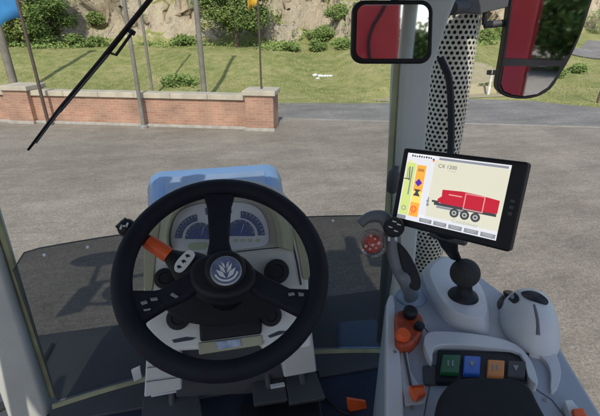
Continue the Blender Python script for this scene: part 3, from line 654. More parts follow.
gauge(200, 239, (98, 178)); gauge(240, 236, (2, 88))
for pts in ([(205, 208), (211, 207), (211, 214), (206, 215)], [(226, 206), (231, 206), (232, 213), (227, 213)]): onplane(MB(), PD, pts, .001, .0095).build('warning_lamp', GAUGE, DASH)
onplane(MB(), PD, [(190, 243), (206, 242), (208, 246), (205, 249), (191, 250), (188, 247)], .001, .0095).build('trip_display', LCD, DASH)
mb = MB()
for x in (236, 243, 250, 258): onplane(mb, PD, [(x-2, 239), (x+2, 238.6), (x+2, 241.5), (x-2, 242)], .001, .0095)
mb.build('indicator_row', LCD, DASH)
# groove line right of the cowl and beige side pocket
MB().tube([PD.p(x, y, .002) for x, y in [(236, 252), (262, 249), (285, 247), (289, 247)]], .0012, 6).build('panel_seam', DARKM, DASH); mb = MB(); mb.tube([PD.p(x, y, .002) for x, y in [(284, 214), (290, 232), (297, 262), (301, 285)]], .0022, 6); mb.build('panel_seam', DARKM, DASH)
onplane(MB(), PD, sp2([(292, 222), (299, 224), (306, 248), (310, 275), (303, 278), (299, 255)], 4), .02, .004).build('side_pocket', OLIVE, DASH, bevel=.004)
onplane(MB(), PD, sp2([(146, 232), (156, 216), (160, 222), (156, 250), (152, 290), (144, 288)], 4), .02, .004).build('side_pocket', OLIVE, DASH, bevel=.004)
for x, y, r in ((166, 279, .025), (276, 272, .031), (179, 318, .027), (270, 315, .027)):
    MB().lathe([(r, 0), (r, .022), (r*.9, .028), (r*.55, .029), (r*.5, .026)], PD.p(x, y, 0), DN, 28).build('dash_knob', BLACK, DASH)
# centre recess and lower trim bar
onplane(MB(), PD, [(198, 296), (262, 292), (262, 334), (200, 342)], .012, .012).build('column_shroud', BLACK, DASH, bevel=.006)
onplane(MB(), PD, [(198, 343), (262, 335), (263, 345), (199, 355)], .03, .006).build('trim_bar', OLIVE, DASH, bevel=.003)
onplane(MB(), PD, [(216, 342), (240, 339), (241, 346), (217, 349.5)], .003, .009).build('info_sticker', mat('pale blue sticker', (.22, .30, .45), .5, (.45, .5, .6), 60), DASH)
for pts in ([(172, 340), (186, 337), (196, 338), (192, 340), (174, 343)], [(268, 336), (279, 331), (288, 331), (282, 334), (270, 338)]): onplane(MB(), PD, pts, .002, .002).build('vent_slot', DARKM, DASH)
# wide black shroud between wheel and dash
PS2 = Pl(dep(221, 300, .92), DN)
mb = onplane(MB(), PS2, sp2([(160, 292), (185, 286), (222, 284), (262, 286), (286, 294), (280, 308), (262, 318), (222, 326), (186, 322), (166, 310)], 4), .09, 0); mb.build('steering_column_cover', BLACK, T, bevel=.012)
mb = MB(); mb.tube([WC-WNn*.03, WC-WNn*.22], .045, 16); mb.build('steering_shaft', BLACK, T)
# --- column foot: pale side legs and dark middle
def yslab(pts, Y, d, name, m, par, bevel=.006):
    mb = MB(); mb.slab([ony(x, y, Y) for x, y in pts], (0, d, 0)); return mb.build(name, m, par, bevel=bevel)
COLF = yslab([(178, 345), (284, 338), (290, 392), (176, 398)], 1.10, .14, 'steering_column', DKG, T)
yslab([(147, 344), (180, 346), (182, 390), (144, 398)], 1.02, .14, 'column_side_panel', CREAM, COLF)
yslab([(281, 338), (312, 330), (317, 372), (284, 378)], 1.02, .14, 'column_side_panel', CREAM, COLF)
mb = MB(); mb.tube([ony(x, y, 1.012) for x, y in [(147, 368), (182, 364)]], .0014, 5); mb.tube([ony(x, y, 1.012) for x, y in [(146, 382), (182, 377)]], .0014, 5); mb.build('panel_seam', DKG, COLF)
# --- pedals
def pedal(pts, z, label=None, m=BLACK):
    P = [onz(x, y, z) for x, y in pts]; mb = MB(); mb.slab(P, (0, .02, -.035)); c = sum(P, V())/len(P); mb.tube([c+V((0, 0, -.02)), c+V((0, .10, .05)), c+V((0, .16, .22))], .012, 8)
    o = mb.build('pedal', m, T, bevel=.006); return o
p1 = pedal([(143, 398), (198, 389), (203, 418), (140, 430)], 1.40, m=DKG)
p2 = pedal([(252, 382), (284, 378), (288, 400), (254, 405)], 1.42, m=DKG)
p3 = pedal([(284, 376), (316, 372), (326, 398), (290, 404)], 1.42, m=DKG)
mb = MB(); mb.slab([onz(x, y, 1.432) for x, y in [(150, 392), (180, 387), (181, 390), (151, 395.5)]], (0, 0, -.008)); mb.build('edge_trim', WHITEM, p1)
mb = MB(); mb.slab([onz(x, y, 1.427) for x, y in [(270, 384.5), (284, 382), (285, 385), (271, 387.5)]], (0, 0, -.008)); mb.build('edge_trim', WHITEM, p2)
mb = MB(); mb.tube(spline([onz(x, y, 1.44) for x, y in [(285, 379), (288, 371), (310, 368), (316, 372)]], 4), .005, 6); mb.build('pedal_loop', BLACK, p3)
mb = MB(); mb.slab([onz(x, y, 1.36) for x, y in [(240, 402), (320, 396), (326, 430), (236, 432)]], (0, 0, -.05)); mb.build('pedal_box', BLACK, T, bevel=.012)
mb = MB(); mb.slab([ony(x, y, 1.0) for x, y in [(347, 399), (366, 402), (370, 422), (350, 422)]], (0, .012, 0)); mb.build('floor_catch', ORANGE, T, bevel=.003)
mb = MB(); mb.tube(spline([onz(x, y, 1.31) for x, y in [(318, 372), (322, 392), (336, 408), (350, 414)]], 6), .006, 6); mb.build('floor_cable', BLACK, T)
yslab([(131, 371), (140, 367), (142, 378), (134, 382)], 1.24, .01, 'floor_label', WHITEM, T, .002)
# --- shuttle lever (left stalk)
PLV = Pl(dep(180, 262, .86), DN)
a_, b_, c_, d_ = PLV.p(214, 288), PLV.p(172, 258), PLV.p(146, 240), PLV.p(127, 228)
LV = MB().tube(spline([PLV.p(216, 282), PLV.p(196, 272), PLV.p(182, 264), PLV.p(170, 256)], 5), [.040, .041, .041, .041, .041, .041, .040, .039, .037, .034, .031, .027, .023, .020, .018, .016], 16).build('shuttle_lever', BLACK, T)
MB().tube([PLV.p(169, 255.5), PLV.p(148, 241.5)], [.0165, .0155], 16).build('lever_band', ORANGE, LV)
mb = MB(); mb.tube([PLV.p(148, 241.5), PLV.p(130, 229)], [.014, .012], 14); mb.ball(PLV.p(127, 228), (.019, .019, .02)); mb.tube([PLV.p(130, 222), PLV.p(120, 231)], .014, 12); mb.build('lever_tip', BLACK, LV)
PT = Pl(PLV.p(184, 262)+DN*.042, DN)
TG = onplane(MB(), PT, sp2([(189, 250), (195, 254), (191, 262), (182, 272), (175, 271), (175, 264), (181, 256)], 3), .004, 0).build('direction_tag', WHITEM, LV)
mb = MB()
for x, y in ((188, 255.5), (184, 261), (179.5, 266.5)): onplane(mb, PT, [(x-3, y-.5), (x, y-1.5), (x+2.5, y+1), (x, y+1.5), (x-1, y+2.5)], .001, .0012)
mb.build('direction_symbols', BLACK, LV)
mb = MB(); q = PLV.p(124, 226, .022); 
for s in (-1, 1): mb.box(q+V((.006*s, 0, .002*s)), (.004, .002, .010), Matrix.Rotation(.5, 3, 'Y'))
mb.box(q, (.010, .002, .003)); mb.build('lever_symbol', WHITEM, LV)

# --- wiper
YO = 1.40
mb = MB(); mb.tube([ony(28, 150, YO), ony(60, 109, YO), ony(100, 62, YO), ony(156, -8, YO)], [.004, .0075, .0085, .008], 8, flat=.8); WP = mb.build('wiper', BLACK, T)
mb = MB(); mb.tube([ony(60, 112, YO-.012), ony(108, 55, YO-.012)], .0035, 6); mb.tube([ony(36, 143, YO-.012), ony(62, 108, YO-.012)], .003, 6); mb.build('wiper_blade', DKG, WP)
mb = MB(); mb.tube([ony(108, 52, YO), ony(116, 55, YO-.01), ony(131, 34, YO-.01)], .0045, 6); mb.tube([ony(131, 34, YO-.01), ony(133, 30, YO-.01)], .010, 8); mb.build('wiper_clip', BLACK, WP)

# --- interior mirror
def mirror(pxpts, c, target, name, rim, par, thick, inset=.9, gl=None):
    c = V(c); n = ((EYE-c).normalized()+(V(target)-c).normalized()).normalized(); pl = Pl(c, n)
    P = [pl.p(x, y) for x, y in pxpts]; ce = sum(P, V())/len(P)
    o = MB().slab(P, -n*thick).build(name, rim, par, bevel=min(.006, thick*.3))
    return o, pl, n
def rrect(x0, y0, x1, y1, r, k=6, sk=0):
    out = []
    for cx, cy, a0 in ((x1-r, y0+r, 270), (x1-r, y1-r, 0), (x0+r, y1-r, 90), (x0+r, y0+r, 180)):
        for i in range(k+1):
            a = R(a0+90*i/k); x, y = cx+math.cos(a)*r, cy+math.sin(a)*r; out.append((x+sk*(y-y0), y))
    return out
IMc = dep(393, 31, .95)
im, pl, n = mirror(rrect(353, 0, 434, 64, 12, sk=-.03), IMc, (1.22, -5.0, 2.95), 'interior_mirror', BLACK, T, .022)
MB().slab([pl.p(x, y, .0012) for x, y in rrect(357.5, 4.5, 429, 58.5, 9, sk=-.03)], -n*.001).build('mirror_glass', MIRG, im, smooth=False)
MB().tube([pl.p(393, 10, -.02), pl.p(400, -30, -.06)], .010, 8).build('mirror_stem', BLACK, im)
LIN = mat('pale roof lining', (.72, .72, .70), .8)
mb = MB(); mb.box((-.06, .12, 2.848), (1.8, 1.9, .012)); mb.build('roof_lining', LIN, T)  # unseen lining, made pale to bounce light onto the dash
# --- right side mirror
SMc = dep(540, 45, 1.55)
outl = [(512, -14), (508, 20), (502, 60), (497.5, 84), (500, 92), (507, 97), (522, 99), (537, 97), (551, 89), (561, 74), (571, 57), (583, 30), (597, -14)]
sm_, pl, n = mirror(sp2(outl, 3, False), SMc, (1.42, -6, 2.2), 'side_mirror', BLACK, T, .06)
MB().slab([pl.p(x, y, .0015) for x, y in [(514, -12), (509, 30), (505, 58), (563, 60), (570, 54), (581, 30), (593, -12)]], -n*.001).build('mirror_glass', MIRG, sm_, smooth=False)
n2 = ((EYE-SMc).normalized()+(V((1.40, -5, 2.35))-SMc).normalized()).normalized(); plw = Pl(pl.p(530, 80, .006), n2)
wp_ = [(504, 66), (501, 84), (504, 91), (512, 94.5), (524, 96), (537, 94), (548, 87), (557, 75), (561, 66)]
MB().slab([plw.p(x, y, 0) for x, y in wp_], -n2*.002).build('wide_angle_glass', MIRG, sm_, smooth=False)
mb = MB(); mb.tube([pl.p(520, -6, -.06), pl.p(490, 4, -.05), ony(452, 8, 1.40)], [.016, .02, .022], 10); mb.tube([pl.p(515, 22, -.06), pl.p(484, 25, -.05)], .014, 8); mb.tube([pl.p(484, 25, -.05), pl.p(486, 2, -.05)], .010, 8)
mb.slab([ony(x, y, 1.43) for x, y in [(448, 16), (462, -8), (512, -12), (508, 7), (480, 14), (468, 13)]], (0, .03, 0)); mb.build('mirror_arm', DKG, T, bevel=.004)
# left side mirror (outside the picture, its shadow falls on the yard)
mb = MB(); mb.box((-2.05, 1.35, 2.50), (.24, .05, .46), Matrix.Rotation(.2, 3, 'Z')); lm = mb.build('side_mirror', BLACK, T, bevel=.03)
mb = MB(); mb.tube([(-.8, 1.3, 2.83), (-1.4, 1.40, 2.80), (-2.05, 1.42, 2.70)], .025, 8); mb.tube([(-.8, 1.3, 2.25), (-2.05, 1.42, 2.35)], .02, 8); mb.ball((-1.72, 1.42, 2.52), (.14, .07, .15)); mb.ball((-2.1, 1.75, 2.90), (.36, .13, .10)); mb.tube([(-2.05, 1.42, 2.68), (-2.1, 1.72, 2.88)], .03, 8); mb.tube([(-1.72, 1.42, 2.3), (-1.72, 1.42, 2.75)], .03, 8); mb.build('mirror_arm', DKG, T)  # rounded bodies on the arm are added out of view to cast shadow blobs

# --- exhaust with perforated guard
ga, gb = dep(446, 14, 1.72), dep(431, 300, 1.55); ga.z = 2.78
gx, gyy = (dep(452, 60, 1.68)).x, (dep(452, 60, 1.68)).y
EXR = .088; zb, zt = 1.30, dep(452, 14, 1.72).z
EXP0 = V((gx, gyy, 0))
MB().tube([EXP0+V((0, 0, 1.0)), EXP0+V((0, 0, zt+.25))], EXR*.86, 24).build('exhaust_pipe', PIPE, T)
mb = MB(); nc = 26; pitch = 2*math.pi*EXR/nc; rh = pitch*.87; nr_ = int((zt-zb)/rh)
def cylp(a, z): return EXP0+V((math.cos(a)*EXR, math.sin(a)*EXR, z))
for i in range(nr_):
    z = zb+(i+.5)*rh; off = .5*(i % 2)
    for j in range(nc):
        ac = (j+off)*2*math.pi/nc; hw = math.pi/nc; hz = rh/2
        outer = []; inner = []
        for k in range(8):
            a = R(45*k); sq = max(abs(math.cos(a)), abs(math.sin(a)))
            outer.append(cylp(ac+hw*math.cos(a)/sq, z+hz*math.sin(a)/sq)); inner.append(cylp(ac+hw*.64*math.cos(a), z+pitch*.5*.64*math.sin(a)))
        for k in range(8):
            mb.face([outer[k], outer[(k+1) % 8], inner[(k+1) % 8], inner[k]])
bmesh.ops.remove_doubles(mb.bm, verts=mb.bm.verts, dist=2e-4); bmesh.ops.recalc_face_normals(mb.bm, faces=mb.bm.faces)
mb.build('exhaust_guard', GUARD, T, smooth=True)
mb = MB(); mb.tube(spline([dep(440, 58, 1.50), dep(444, 66, 1.5), dep(449, 80, 1.5), dep(451, 110, 1.5), dep(450, 160, 1.48), dep(440, 240, 1.4)], 5), .013, 8); mb.build('grab_rail', BLACK, T)

# --- right console
CZ = 1.88
out = [(386, 296), (402, 284), (424, 270), (470, 266), (505, 292), (552, 328), (575, 366), (640, 470), (560, 520), (470, 520), (388, 470)]
mb = MB(); top = [onz(x, y, CZ) for x, y in out]; bot = [V((p.x*.97+.01, p.y, 1.325)) for p in top]
cen = sum(top, V())/len(top)
mb.loft([[p for p in bot], [p+(cen-p)*-.0 for p in [V((q.x, q.y, CZ-.03)) for q in top]], [V((q.x, q.y, CZ))+(V((cen.x, cen.y, CZ))-V((q.x, q.y, CZ)))*.035 for q in top]])
CON = mb.build('side_console', BLUEP, T, bevel=.010)
def zslab(pts, z, t, name, m, par=CON, bevel=.004, **k):
    mb = MB(); mb.slab([onz(x, y, z) for x, y in pts], (0, 0, -t)); return mb.build(name, m, par, bevel=bevel, **k)
# pale left edge rail
zslab(sp2([(387, 300), (394, 296), (397, 330), (401, 360), (404, 412), (404, 450), (388, 450), (386, 380), (386, 330)], 3), CZ+.012, .05, 'edge_rail', PALEP, bevel=.008)
# raised plinth of the ball mount
lo_ = sp2([(422, 280), (424, 268), (436, 259), (450, 258), (468, 268), (488, 298), (491, 322), (488, 338), (468, 336), (448, 328), (436, 312)], 3)
hi_ = sp2([(430, 275), (432, 266), (440, 259), (450, 258), (465, 266), (482, 293), (487, 308), (482, 317), (468, 316), (452, 309), (440, 296)], 3)
mb = MB(); A_ = [onz(x, y, CZ-.01) for x, y in lo_]; B_ = [onz(x, y, CZ+.045) for x, y in hi_]
mb.loft([A_, [a.lerp(b, .55)+V((0, 0, .004)) for a, b in zip(A_, B_)], B_]); mb.build('mount_plinth', PALEP, CON, bevel=.007)
# raised pale edge round the button tray
ed = [(426, 342), (428, 334), (450, 332), (490, 337), (516, 345), (524, 354), (520, 352), (490, 347), (450, 343), (434, 345), (433, 352)]
zslab(sp2([(424, 344), (427, 333), (445, 331), (485, 335), (516, 344), (532, 362), (538, 384), (528, 376), (520, 353), (487, 347), (450, 344), (434, 348), (432, 362)], 3), CZ+.022, .03, 'tray_edge', PALEP, bevel=.006)
# hump with palm rest controls
PH = onz(528, 336, CZ)
mb = MB(); q = bmesh.ops.create_uvsphere(mb.bm, u_segments=40, v_segments=24, radius=1)
ax1 = (onz(534, 360, CZ)-onz(516, 306, CZ)); ax1.z = 0; ln = ax1.length/2; ax1.normalize(); ax2 = V((-ax1.y, ax1.x, 0))
hc = onz(527, 336, CZ-.02)
for v in mb.bm.verts:
    c = v.co.copy(); s = lambda t, p: math.copysign(abs(t)**p, t)
    x, y, z = s(c.x, .85), s(c.y, .85), c.z
    wdt = .068*(1-.12*x); v.co = hc+ax1*(x*ln*1.02)+ax2*(y*wdt)+V((0, 0, max(z, -.3)*.115*(1-.15*x)))
HUMP = mb.build('palm_rest', PALEP, CON)
PHc = hc
# dark details on hump
def onhump(px, py):
    r = ray(px, py); 
    for k in range(600):
        t = .5+k*.0015; p = EYE+r*t; d = p-hc; x = d.dot(ax1)/(ln*1.02); y = d.dot(ax2)/(.068*(1-.12*x)); z = d.z/(.115*(1-.15*x))
        if abs(x)**(2/.85)+abs(y)**(2/.85)+z*z < 1.0: return p
    return EYE+r*((CZ-H)/r.z)
def patch(pts, name, m, par, th=.004):
    P = [onhump(x, y) for x, y in pts]; c = sum(P, V())/len(P); nn = (EYE-c).normalized(); nn = (nn+V((0, 0, .6))).normalized()
    mb = MB(); 
    top = [mb.bm.verts.new(p+nn*th) for p in P]; bot = [mb.bm.verts.new(p-nn*.004) for p in P]; cv = mb.bm.verts.new(onhump(sum(a for a, b in pts)/len(pts), sum(b for a, b in pts)/len(pts))+nn*th*1.6)
    for i in range(len(P)): k = (i+1) % len(P); mb.bm.faces.new((top[i], top[k], cv)); mb.bm.faces.new((top[i], bot[i], bot[k], top[k]))
    bmesh.ops.recalc_face_normals(mb.bm, faces=mb.bm.faces); return mb.build(name, m, par)
patch(sp2([(521, 293), (530, 291), (540, 294), (548, 301), (546, 305), (535, 302), (525, 298)], 4), 'rocker_pad', BLACK, HUMP)
patch(sp2([(503, 292), (509, 290.5), (516, 294), (519, 300), (514, 303.5), (508, 299)], 4), 'thumb_button', BLACK, HUMP)
patch(sp2([(509, 294), (513, 295), (514, 299), (511, 299)], 4), 'button_insert', HOODT, HUMP, .006)
patch(sp2([(497, 303), (502, 296), (504, 300), (500, 309)], 4), 'side_switch', BLACK, HUMP)
MB().tube([onhump(x, y) for x, y in [(534, 305), (536, 312), (537.5, 320), (538, 328), (538, 335)]], [.003, .0035, .0035, .004, .005], 8).build('slide_slot', mat('slot grey', (.16, .17, .19), .7), HUMP)
zslab(sp2([(538, 352), (549, 344), (558, 358), (561, 374), (557, 388), (551, 390), (551, 374), (547, 362)], 4), CZ+.010, .02, 'edge_moulding', PALEP, bevel=.006)
# hydraulic button block
zslab([(438, 349), (530, 352), (526, 383), (436, 381)], CZ+.014, .03, 'button_housing', BLACK, bevel=.004)
for pts, m in (([(443, 354), (461, 354.5), (459, 373), (440, 372)], GREENB), ([(464, 355), (481, 356), (480, 374), (463, 373.5)], BLUEB), ([(488, 359), (505, 360), (504, 376), (487, 375)], ORB), ([(508, 360), (526, 361), (525, 377), (507, 376)], GREYB)):
    o = zslab(pts, CZ+.024, .012, 'rocker_button', m, bevel=.003)
zslab([(423, 365), (437, 364), (437, 384), (424, 384)], CZ+.006, .012, 'connector_cover', DKG, bevel=.003)
# printed marks, screws and seams
mb = MB()
for cx, cy, kx in ((451, 363, 0), (472, 364, 1), (496, 367, 0), (516, 368, 1)):
    z_ = CZ+.0252
    if kx: P_ = [[(cx-3, cy-3), (cx+3, cy-2.6), (cx, cy+3)]]
    else: P_ = [[(cx-3.5, cy-3), (cx-2, cy-3), (cx-2, cy+3), (cx-3.5, cy+3)], [(cx+1, cy-3), (cx+2.5, cy-3), (cx+2.5, cy+3), (cx+1, cy+3)]]
    for q in P_: mb.face([onz(x, y, z_) for x, y in q][::-1])
mb.build('button_symbols', mat('printed symbol', (.30, .32, .30), .5), CON, smooth=False)
for x, y in ((430, 372), (545, 400), (395, 352), (556, 352), (412, 408)):
    sc_ = MB().lathe([(.0045, 0), (.0045, .002), (.002, .0015), (.0015, .0005)], onz(x, y, CZ+(.012 if x < 400 else 0)), (0, 0, 1), 12).build('screw', STEEL, CON)
for q in ([(400, 296), (412, 312), (428, 332)], [(430, 384), (424, 416), (420, 450)], [(528, 384), (552, 400), (575, 430)]): MB().tube([onz(x, y, CZ+.0005) for x, y in q], .0011, 5).build('panel_seam', DKG, CON)
# orange hand throttle
TH_ = zslab(sp2([(395, 314), (402, 309), (418, 311), (424, 320), (421, 332), (410, 344), (397, 343), (395, 330)], 3), CZ+.03, .045, 'hand_throttle', DORANGE, bevel=.008)
MB().lathe([(.014, 0), (.018, .008), (.018, .022), (.012, .028), (.002, .028)], onz(409, 316, CZ+.03), (0, -.25, 1), 24).build('knob', BLACK, TH_)
MB().lathe([(.017, 0), (.018, .012), (.013, .02), (.002, .02)], onz(402, 337, CZ+.03), (0, -.3, 1), 22).build('button', ORANGE, TH_)
MB().lathe([(.012, 0), (.012, .014), (.002, .016)], onz(418, 328, CZ+.03), (.2, -.3, 1), 16).build('button', BLACK, TH_)
# lever slot with orange slider
sl = zslab([(400, 345), (407, 347), (410, 370), (426, 396), (425, 402), (405, 405), (401, 380)], CZ+.006, .01, 'slider_plate', mat('pale plate', (.62, .64, .66), .5), bevel=.002)
mb = MB(); mb.slab([onz(x, y, CZ+.012) for x, y in [(403, 349), (405, 349), (412, 384), (409.5, 384)]], (0, 0, -.004)); mb.build('slot', DKG, sl)
mb = MB(); mb.slab([onz(x, y, CZ+.022) for x, y in [(409, 385), (425, 384), (426, 393), (420, 395), (417, 399), (412, 394)]], (0, 0, -.014)); o = mb.build('slider', ORANGE, sl, bevel=.003)
mb = MB(); mb.slab([onz(x, y, CZ+.024) for x, y in [(411, 385.2), (424, 384.4), (424, 386), (411, 387)]], (0, 0, -.003)); mb.build('slider_grip', DORANGE, sl)
# orange clip at the far right of the console
zslab([(564, 400), (572, 399), (588, 420), (572, 420)], CZ+.02, .02, 'console_clip', WHITEM, bevel=.003)
zslab([(572, 408), (584, 407), (592, 424), (576, 424)], CZ+.028, .02, 'console_clip', ORANGE, bevel=.004)
# black armrest pad
mb = MB(); mb.slab([onz(x, y, 1.96) for x, y in sp2([(432, 470), (435, 412), (444, 388), (462, 377), (495, 376), (522, 380), (538, 400), (560, 470)], 4)], (0, 0, -.06)); mb.build('armrest', mat('black cloth', (.008, .009, .013), .9, (.012, .012, .018), 40, .2, 900), T, bevel=.02)
# joystick boot and ball (carries the terminal)
bc = onz(463, 296, CZ+.045)
BMT = MB().lathe([(.040, -.01), (.040, .0), (.036, .008), (.028, .014), (.021, .022), (.018, .036), (.018, .05)], bc, (0, .0, 1), 28).build('ball_mount', BLACK, T)
bb = dep(465, 273, (bc-EYE).dot(FW)-.03)
MB().ball(bb, .0385, 28).build('ball', RUBBER, BMT)
mc = V((.503, .741, 2.254)); mn = V((-.784, -.543, .301)).normalized()
MX = V((.159+.159, -.218-.218, .022+.022)).normalized(); MX = (MX-mn*MX.dot(mn)).normalized(); MY = mn.cross(MX); 
if MY.z < 0: MY = -MY
# monitor centre and outward normal (towards the driver)
mb = MB(); A0, A1 = mc-mn*.034+MX*-.045-MY*.055, mc-mn*.034+MX*.015-MY*.055
B0 = bb+V((-.012, .03, .025)); rr_ = []
for t_, w_, d_ in ((0, .036, .014), (.35, .030, .016), (.7, .022, .018), (1, .016, .016)):
    c_ = ((A0+A1)/2).lerp(B0, t_)+V((0, .02*math.sin(t_*3.14), -.012*math.sin(t_*3.14))); rr_.append([c_+MX*(w_*math.cos(a))+mn*(d_*math.sin(a)) for a in [k*2*math.pi/20 for k in range(20)]])
mb.loft(rr_); mb.build('mount_arm', BLACK, BMT)
MB().lathe([(.012, -.045), (.014, -.04), (.014, .04), (.012, .045)], ((A0+A1)/2).lerp(B0, .45)+V((0, .012, 0)), MX, 16).build('clamp_knob', DKG, BMT)

# --- multifunction lever (grey curved arm with round pad and clear knob)
def armpt(x, y, d=1.02): return dep(x, y, d)
path = spline([armpt(360, 224), armpt(370, 217), armpt(384, 218), armpt(392, 232), armpt(394, 250), armpt(399, 268), armpt(407, 283), onz(411, 295, CZ+.03), onz(411, 298, CZ+.005)], 6)
rad = [.012+.008*sm(0, .4, i/(len(path)-1))+.008*sm(.82, 1, i/(len(path)-1)) for i in range(len(path))]
JL = MB().tube(path, rad, 14, flat=.8).build('multifunction_lever', mat('lever grey', (.16, .18, .20), .45, (.13, .15, .17), 6), T)
onl = sp2([(398, 244), (404, 247), (413, 260), (421, 280), (419, 290), (411, 288), (403, 270)], 4)
mb = MB(); mb.slab([armpt(x, y, 1.0) for x, y in onl], FW*.025); mb.build('grip_inlay', BLACK, JL, bevel=.005)
MB().lathe([(.042, -.004), (.043, .004), (.038, .012), (.030, .018), (.024, .032)], onz(411, 298, CZ), (0, 0, 1), 28).build('lever_base', HOODT, JL)
jd = armpt(394, 227, .965); jn = (EYE-jd).normalized()
PAD = MB().lathe([(.0235, -.012), (.0245, 0), (.022, .005), (.002, .005)], jd, jn, 30).build('button_pad', BLACK, JL)
plj = Pl(jd+jn*.006, jn)
for x, y in ((394.5, 221.5), (399, 224.5), (390.5, 227), (396, 231)):
    MB().slab([plj.p(x+a, y+b) for a, b in ((-2, -1.3), (2, .2), (1.8, 1.2), (-2, .2))], -jn*.001).build('button', WHITEM, JL)
for x in (389, 396): MB().slab([plj.p(x+a, 239+b) for a, b in ((-1.2, -2), (1.2, -2), (1.2, 2), (-1.2, 2))], -jn*.004).build('button', SILVER, JL)
kc = armpt(373, 243, 1.0)
KN = MB().ball(kc, .036, 28).build('clear_knob', BULB, JL)
rq = random.Random(4); mb = MB(); mb.ball(kc+V((0, .003, -.004)), .0235, 16); mb.build('knob_core', mat('knob core red', (.80, .12, .08), .5, (.45, .12, .10), 70), JL)
mb = MB(); jn2 = (EYE-kc).normalized(); pk = Pl(kc+jn2*.027, jn2)
for x, y, r in ((371, 236, 1.6), (375, 239, 1.3), (379, 243, 1.8), (373, 245, 1.4), (366, 246, 1.7), (370, 249, 1.5), (376, 248, 1.2), (363, 250, 1.2)):
    mb.lathe([(r*.0023, 0), (r*.0023, .003)], pk.p(x, y), jn2, 10)
mb.build('knob_buttons', LEDR, JL)

# ================================================================== TERMINAL (display held by the ball mount)
MW, MH = .27, .183
TM = empty('display_terminal', mc); tag(TM, 'black framed touchscreen showing a red trailer, right of the steering wheel', 'monitor')
def mp(u, v, h=0): return mc+MX*((u-.5)*MW)+MY*((.5-v)*MH)+mn*h       # u right, v down, 0..1
def mrect(u0, v0, u1, v1, h): return [mp(u0, v0, h), mp(u1, v0, h), mp(u1, v1, h), mp(u0, v1, h)]
mb = MB(); mb.slab([mp(u, v, 0) for u, v in [(0, 0), (1, 0), (1, 1), (0, 1)]], -mn*.032); CS = mb.build('casing', BLACK, TM, bevel=.006)
def em(n, c, s=.92): 
    m = mat(n, tuple(x*.3 for x in c), .4, emit=c, es=s); return m
E = dict(bg=em('screen ivory', (.70, .68, .54)), wh=em('screen white', (.74, .74, .78)), yg=em('screen lime', (.62, .72, .22)), org=em('screen orange', (.90, .42, .05)), yel=em('screen yellow', (.9, .7, .15)),
         pur=em('screen purple', (.09, .02, .40)), drk=em('screen charcoal', (.05, .05, .06)), gry=em('screen grey', (.25, .26, .30)), red=em('screen red', (.52, .01, .03)), lgy=em('screen light grey', (.42, .42, .40)), pnk=em('screen pale red', (.75, .30, .30)), rdo=em('screen red orange', (.85, .16, .04)))
K = list(E); mats = [E[k] for k in K]
mb = MB(); SU0, SV0, SU1, SV1 = .055, .055, .895, .905
def sr(k, u0, v0, u1, v1, lev): 
    mb.mi = K.index(k); f = lambda u, v: mp(SU0+(SU1-SU0)*u, SV0+(SV1-SV0)*v, .0012+lev*.00025)
    mb.face([f(u0, v1), f(u1, v1), f(u1, v0), f(u0, v0)])
def spoly(k, pts, lev): mb.mi = K.index(k); mb.face([mp(SU0+(SU1-SU0)*u, SV0+(SV1-SV0)*v, .0012+lev*.00025) for u, v in pts])
def scirc(k, cu, cv, r, lev, n=18): spoly(k, [(cu+math.cos(i*6.2832/n)*r, cv-math.sin(i*6.2832/n)*r*1.45) for i in range(n)], lev)
def stext(k, body, u, v, size, lev):
    mb.mi = K.index(k); p = mp(SU0+(SU1-SU0)*u, SV0+(SV1-SV0)*v, .0012+lev*.00025)
    mt = Matrix((MX, MY, mn)).transposed().to_4x4(); mt.translation = p; mb.text(body, size, mt)
sr('bg', 0, 0, 1, 1, 0); sr('wh', 0, 0, .30, 1, 1); sr('wh', 0, 0, 1, .055, 1); sr('wh', .24, .88, 1, 1, 1); sr('gry', .34, .018, .98, .050, 2)
for i in range(9): sr('drk', .05+.025*i, .02+.004*(i % 3), .066+.025*i, .05, 3)
sr('yel', .035, .10, .06, .13, 3); sr('rdo', .28, .06, .295, .09, 3); spoly('drk', [(.285, .035), (.30, .065), (.27, .065)], 3)
sr('yg', .012, .14, .115, .93, 2); sr('org', .125, .16, .225, .93, 2); sr('yel', .125, .55, .225, .72, 3)
stext('drk', '888', .175, .235, .010, 4); spoly('pur', [(.172, .36), (.21, .42), (.172, .48), (.134, .42)], 4)
spoly('drk', [(.135, .52), (.21, .52), (.185, .56), (.212, .62), (.135, .62), (.16, .56)], 4)
scirc('rdo', .17, .82, .036, 4); scirc('org', .17, .82, .022, 5); sr('rdo', .155, .77, .163, .90, 6); sr('rdo', .178, .77, .186, .90, 6)
scirc('gry', .06, .83, .026, 4); scirc('yg', .06, .83, .017, 5); sr('gry', .072, .20, .088, .62, 4); sr('drk', .005, .38, .07, .395, 5)
spoly('drk', [(.045, .20), (.055, .20), (.07, .40), (.06, .41)], 5); spoly('gry', [(.03, .22), (.038, .22), (.045, .38), (.035, .38)], 5)
stext('drk', 'CX 1200', .435, .135, .0115, 3); stext('lgy', 'Combi', .49, .185, .006, 3)
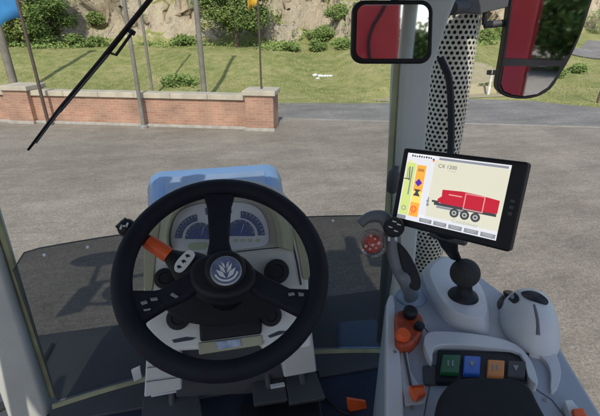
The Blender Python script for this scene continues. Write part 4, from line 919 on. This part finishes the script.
# trailer picture
spoly('red', [(.43, .46), (.62, .44), (.80, .45), (.965, .475), (.965, .65), (.81, .68), (.44, .66)], 3)
spoly('red', [(.40, .60), (.44, .55), (.46, .66), (.40, .64)], 3)
sr('drk', .37, .655, .96, .695, 3); sr('drk', .345, .63, .42, .66, 3); sr('gry', .40, .70, .66, .73, 3)
for u in (.655, .83): sr('pnk', u, .465, u+.010, .68, 4)
sr('pnk', .655, .455, .84, .467, 4); sr('pnk', .655, .665, .84, .68, 4); sr('pnk', .50, .505, .63, .522, 4)
for u in (.585, .685, .785): scirc('drk', u, .755, .044, 5); scirc('lgy', u, .755, .024, 6); scirc('drk', u, .755, .011, 7)
sr('gry', .30, .60, .312, .74, 3); scirc('gry', .303, .66, .014, 4); scirc('gry', .308, .71, .014, 4)
stext('lgy', 'Combiliner', .70, .865, .0125, 2)
for i in range(5): u = .25+i*.152; sr('gry', u, .925, u+.132, .985, 3); sr('lgy', u+.015, .937, u+.11, .948, 4); sr('lgy', u+.03, .957, u+.10, .966, 4)
sr('gry', 0, .94, .10, 1, 3)
mb.build('screen', mats, TM, smooth=False)
mb = MB(); 
for i in range(3): mb.slab(mrect(.935, .42+.07*i, .965, .455+.07*i, .0006), -mn*.002)
mb.build('side_button', DKG, TM)

# ================================================================== RED WAGON behind the tractor (seen in the mirrors)
WG = empty('forage_wagon', (.0, -4.2, 0)); tag(WG, 'red forage wagon hitched behind the tractor, seen in the cab mirrors', 'trailer')
mb = MB(); mb.box((0, -8.2, 2.4), (2.5, 7.4, 2.5)); BDY = mb.build('body', RED, WG, bevel=.04)
for x in (-.8, 0): MB().box((x, -4.46, 2.15), (.07, .08, 1.9)).build('front_rib', mat('dark red rib', (.40, .02, .03), .4), BDY, bevel=.01)
for i in range(8):
    for sx in (-1, 1): MB().box((sx*1.28, -4.9-i*.95, 2.15), (.06, .07, 1.95)).build('side_rib', mat('dark red rib', (.40, .02, .03), .4), BDY, bevel=.01)
for sx in (-1, 1): 
    MB().box((sx*1.30, -8.2, 1.9), (.012, 7.2, .05)).build('side_stripe', WHITEM, BDY)
    MB().box((sx*1.30, -8.2, 2.6), (.012, 7.2, .03)).build('side_stripe', WHITEM, BDY)
mb = MB(); mb.tube(spline([(1.02, -4.40, 3.62), (1.0, -4.36, 3.25), (.84, -4.34, 2.95), (.80, -4.34, 2.7), (.88, -4.34, 2.3)], 6), .026, 8); mb.build('hose', RUBBER, WG)
mb = MB(); mb.box((0, -3.3, .75), (.18, 2.4, .16)); mb.box((0, -8.2, .98), (1.1, 7.2, .3)); mb.build('drawbar', DKG, WG, bevel=.02)
for y in (-7.2, -8.5, -9.8):
    for sx in (-1, 1):
        ty = MB().lathe([(.3, -.24), (.54, -.25), (.6, -.15), (.6, .15), (.54, .25), (.3, .24)], (sx*1.0, y, .6), (1, 0, 0), 36).build('wheel', RUBBER, WG)
        MB().lathe([(.06, -.06), (.28, -.1), (.31, -.2), (.31, .2), (.28, .1), (.06, .06)], (sx*1.0, y, .6), (1, 0, 0), 24).build('rim', WHITEM, ty)
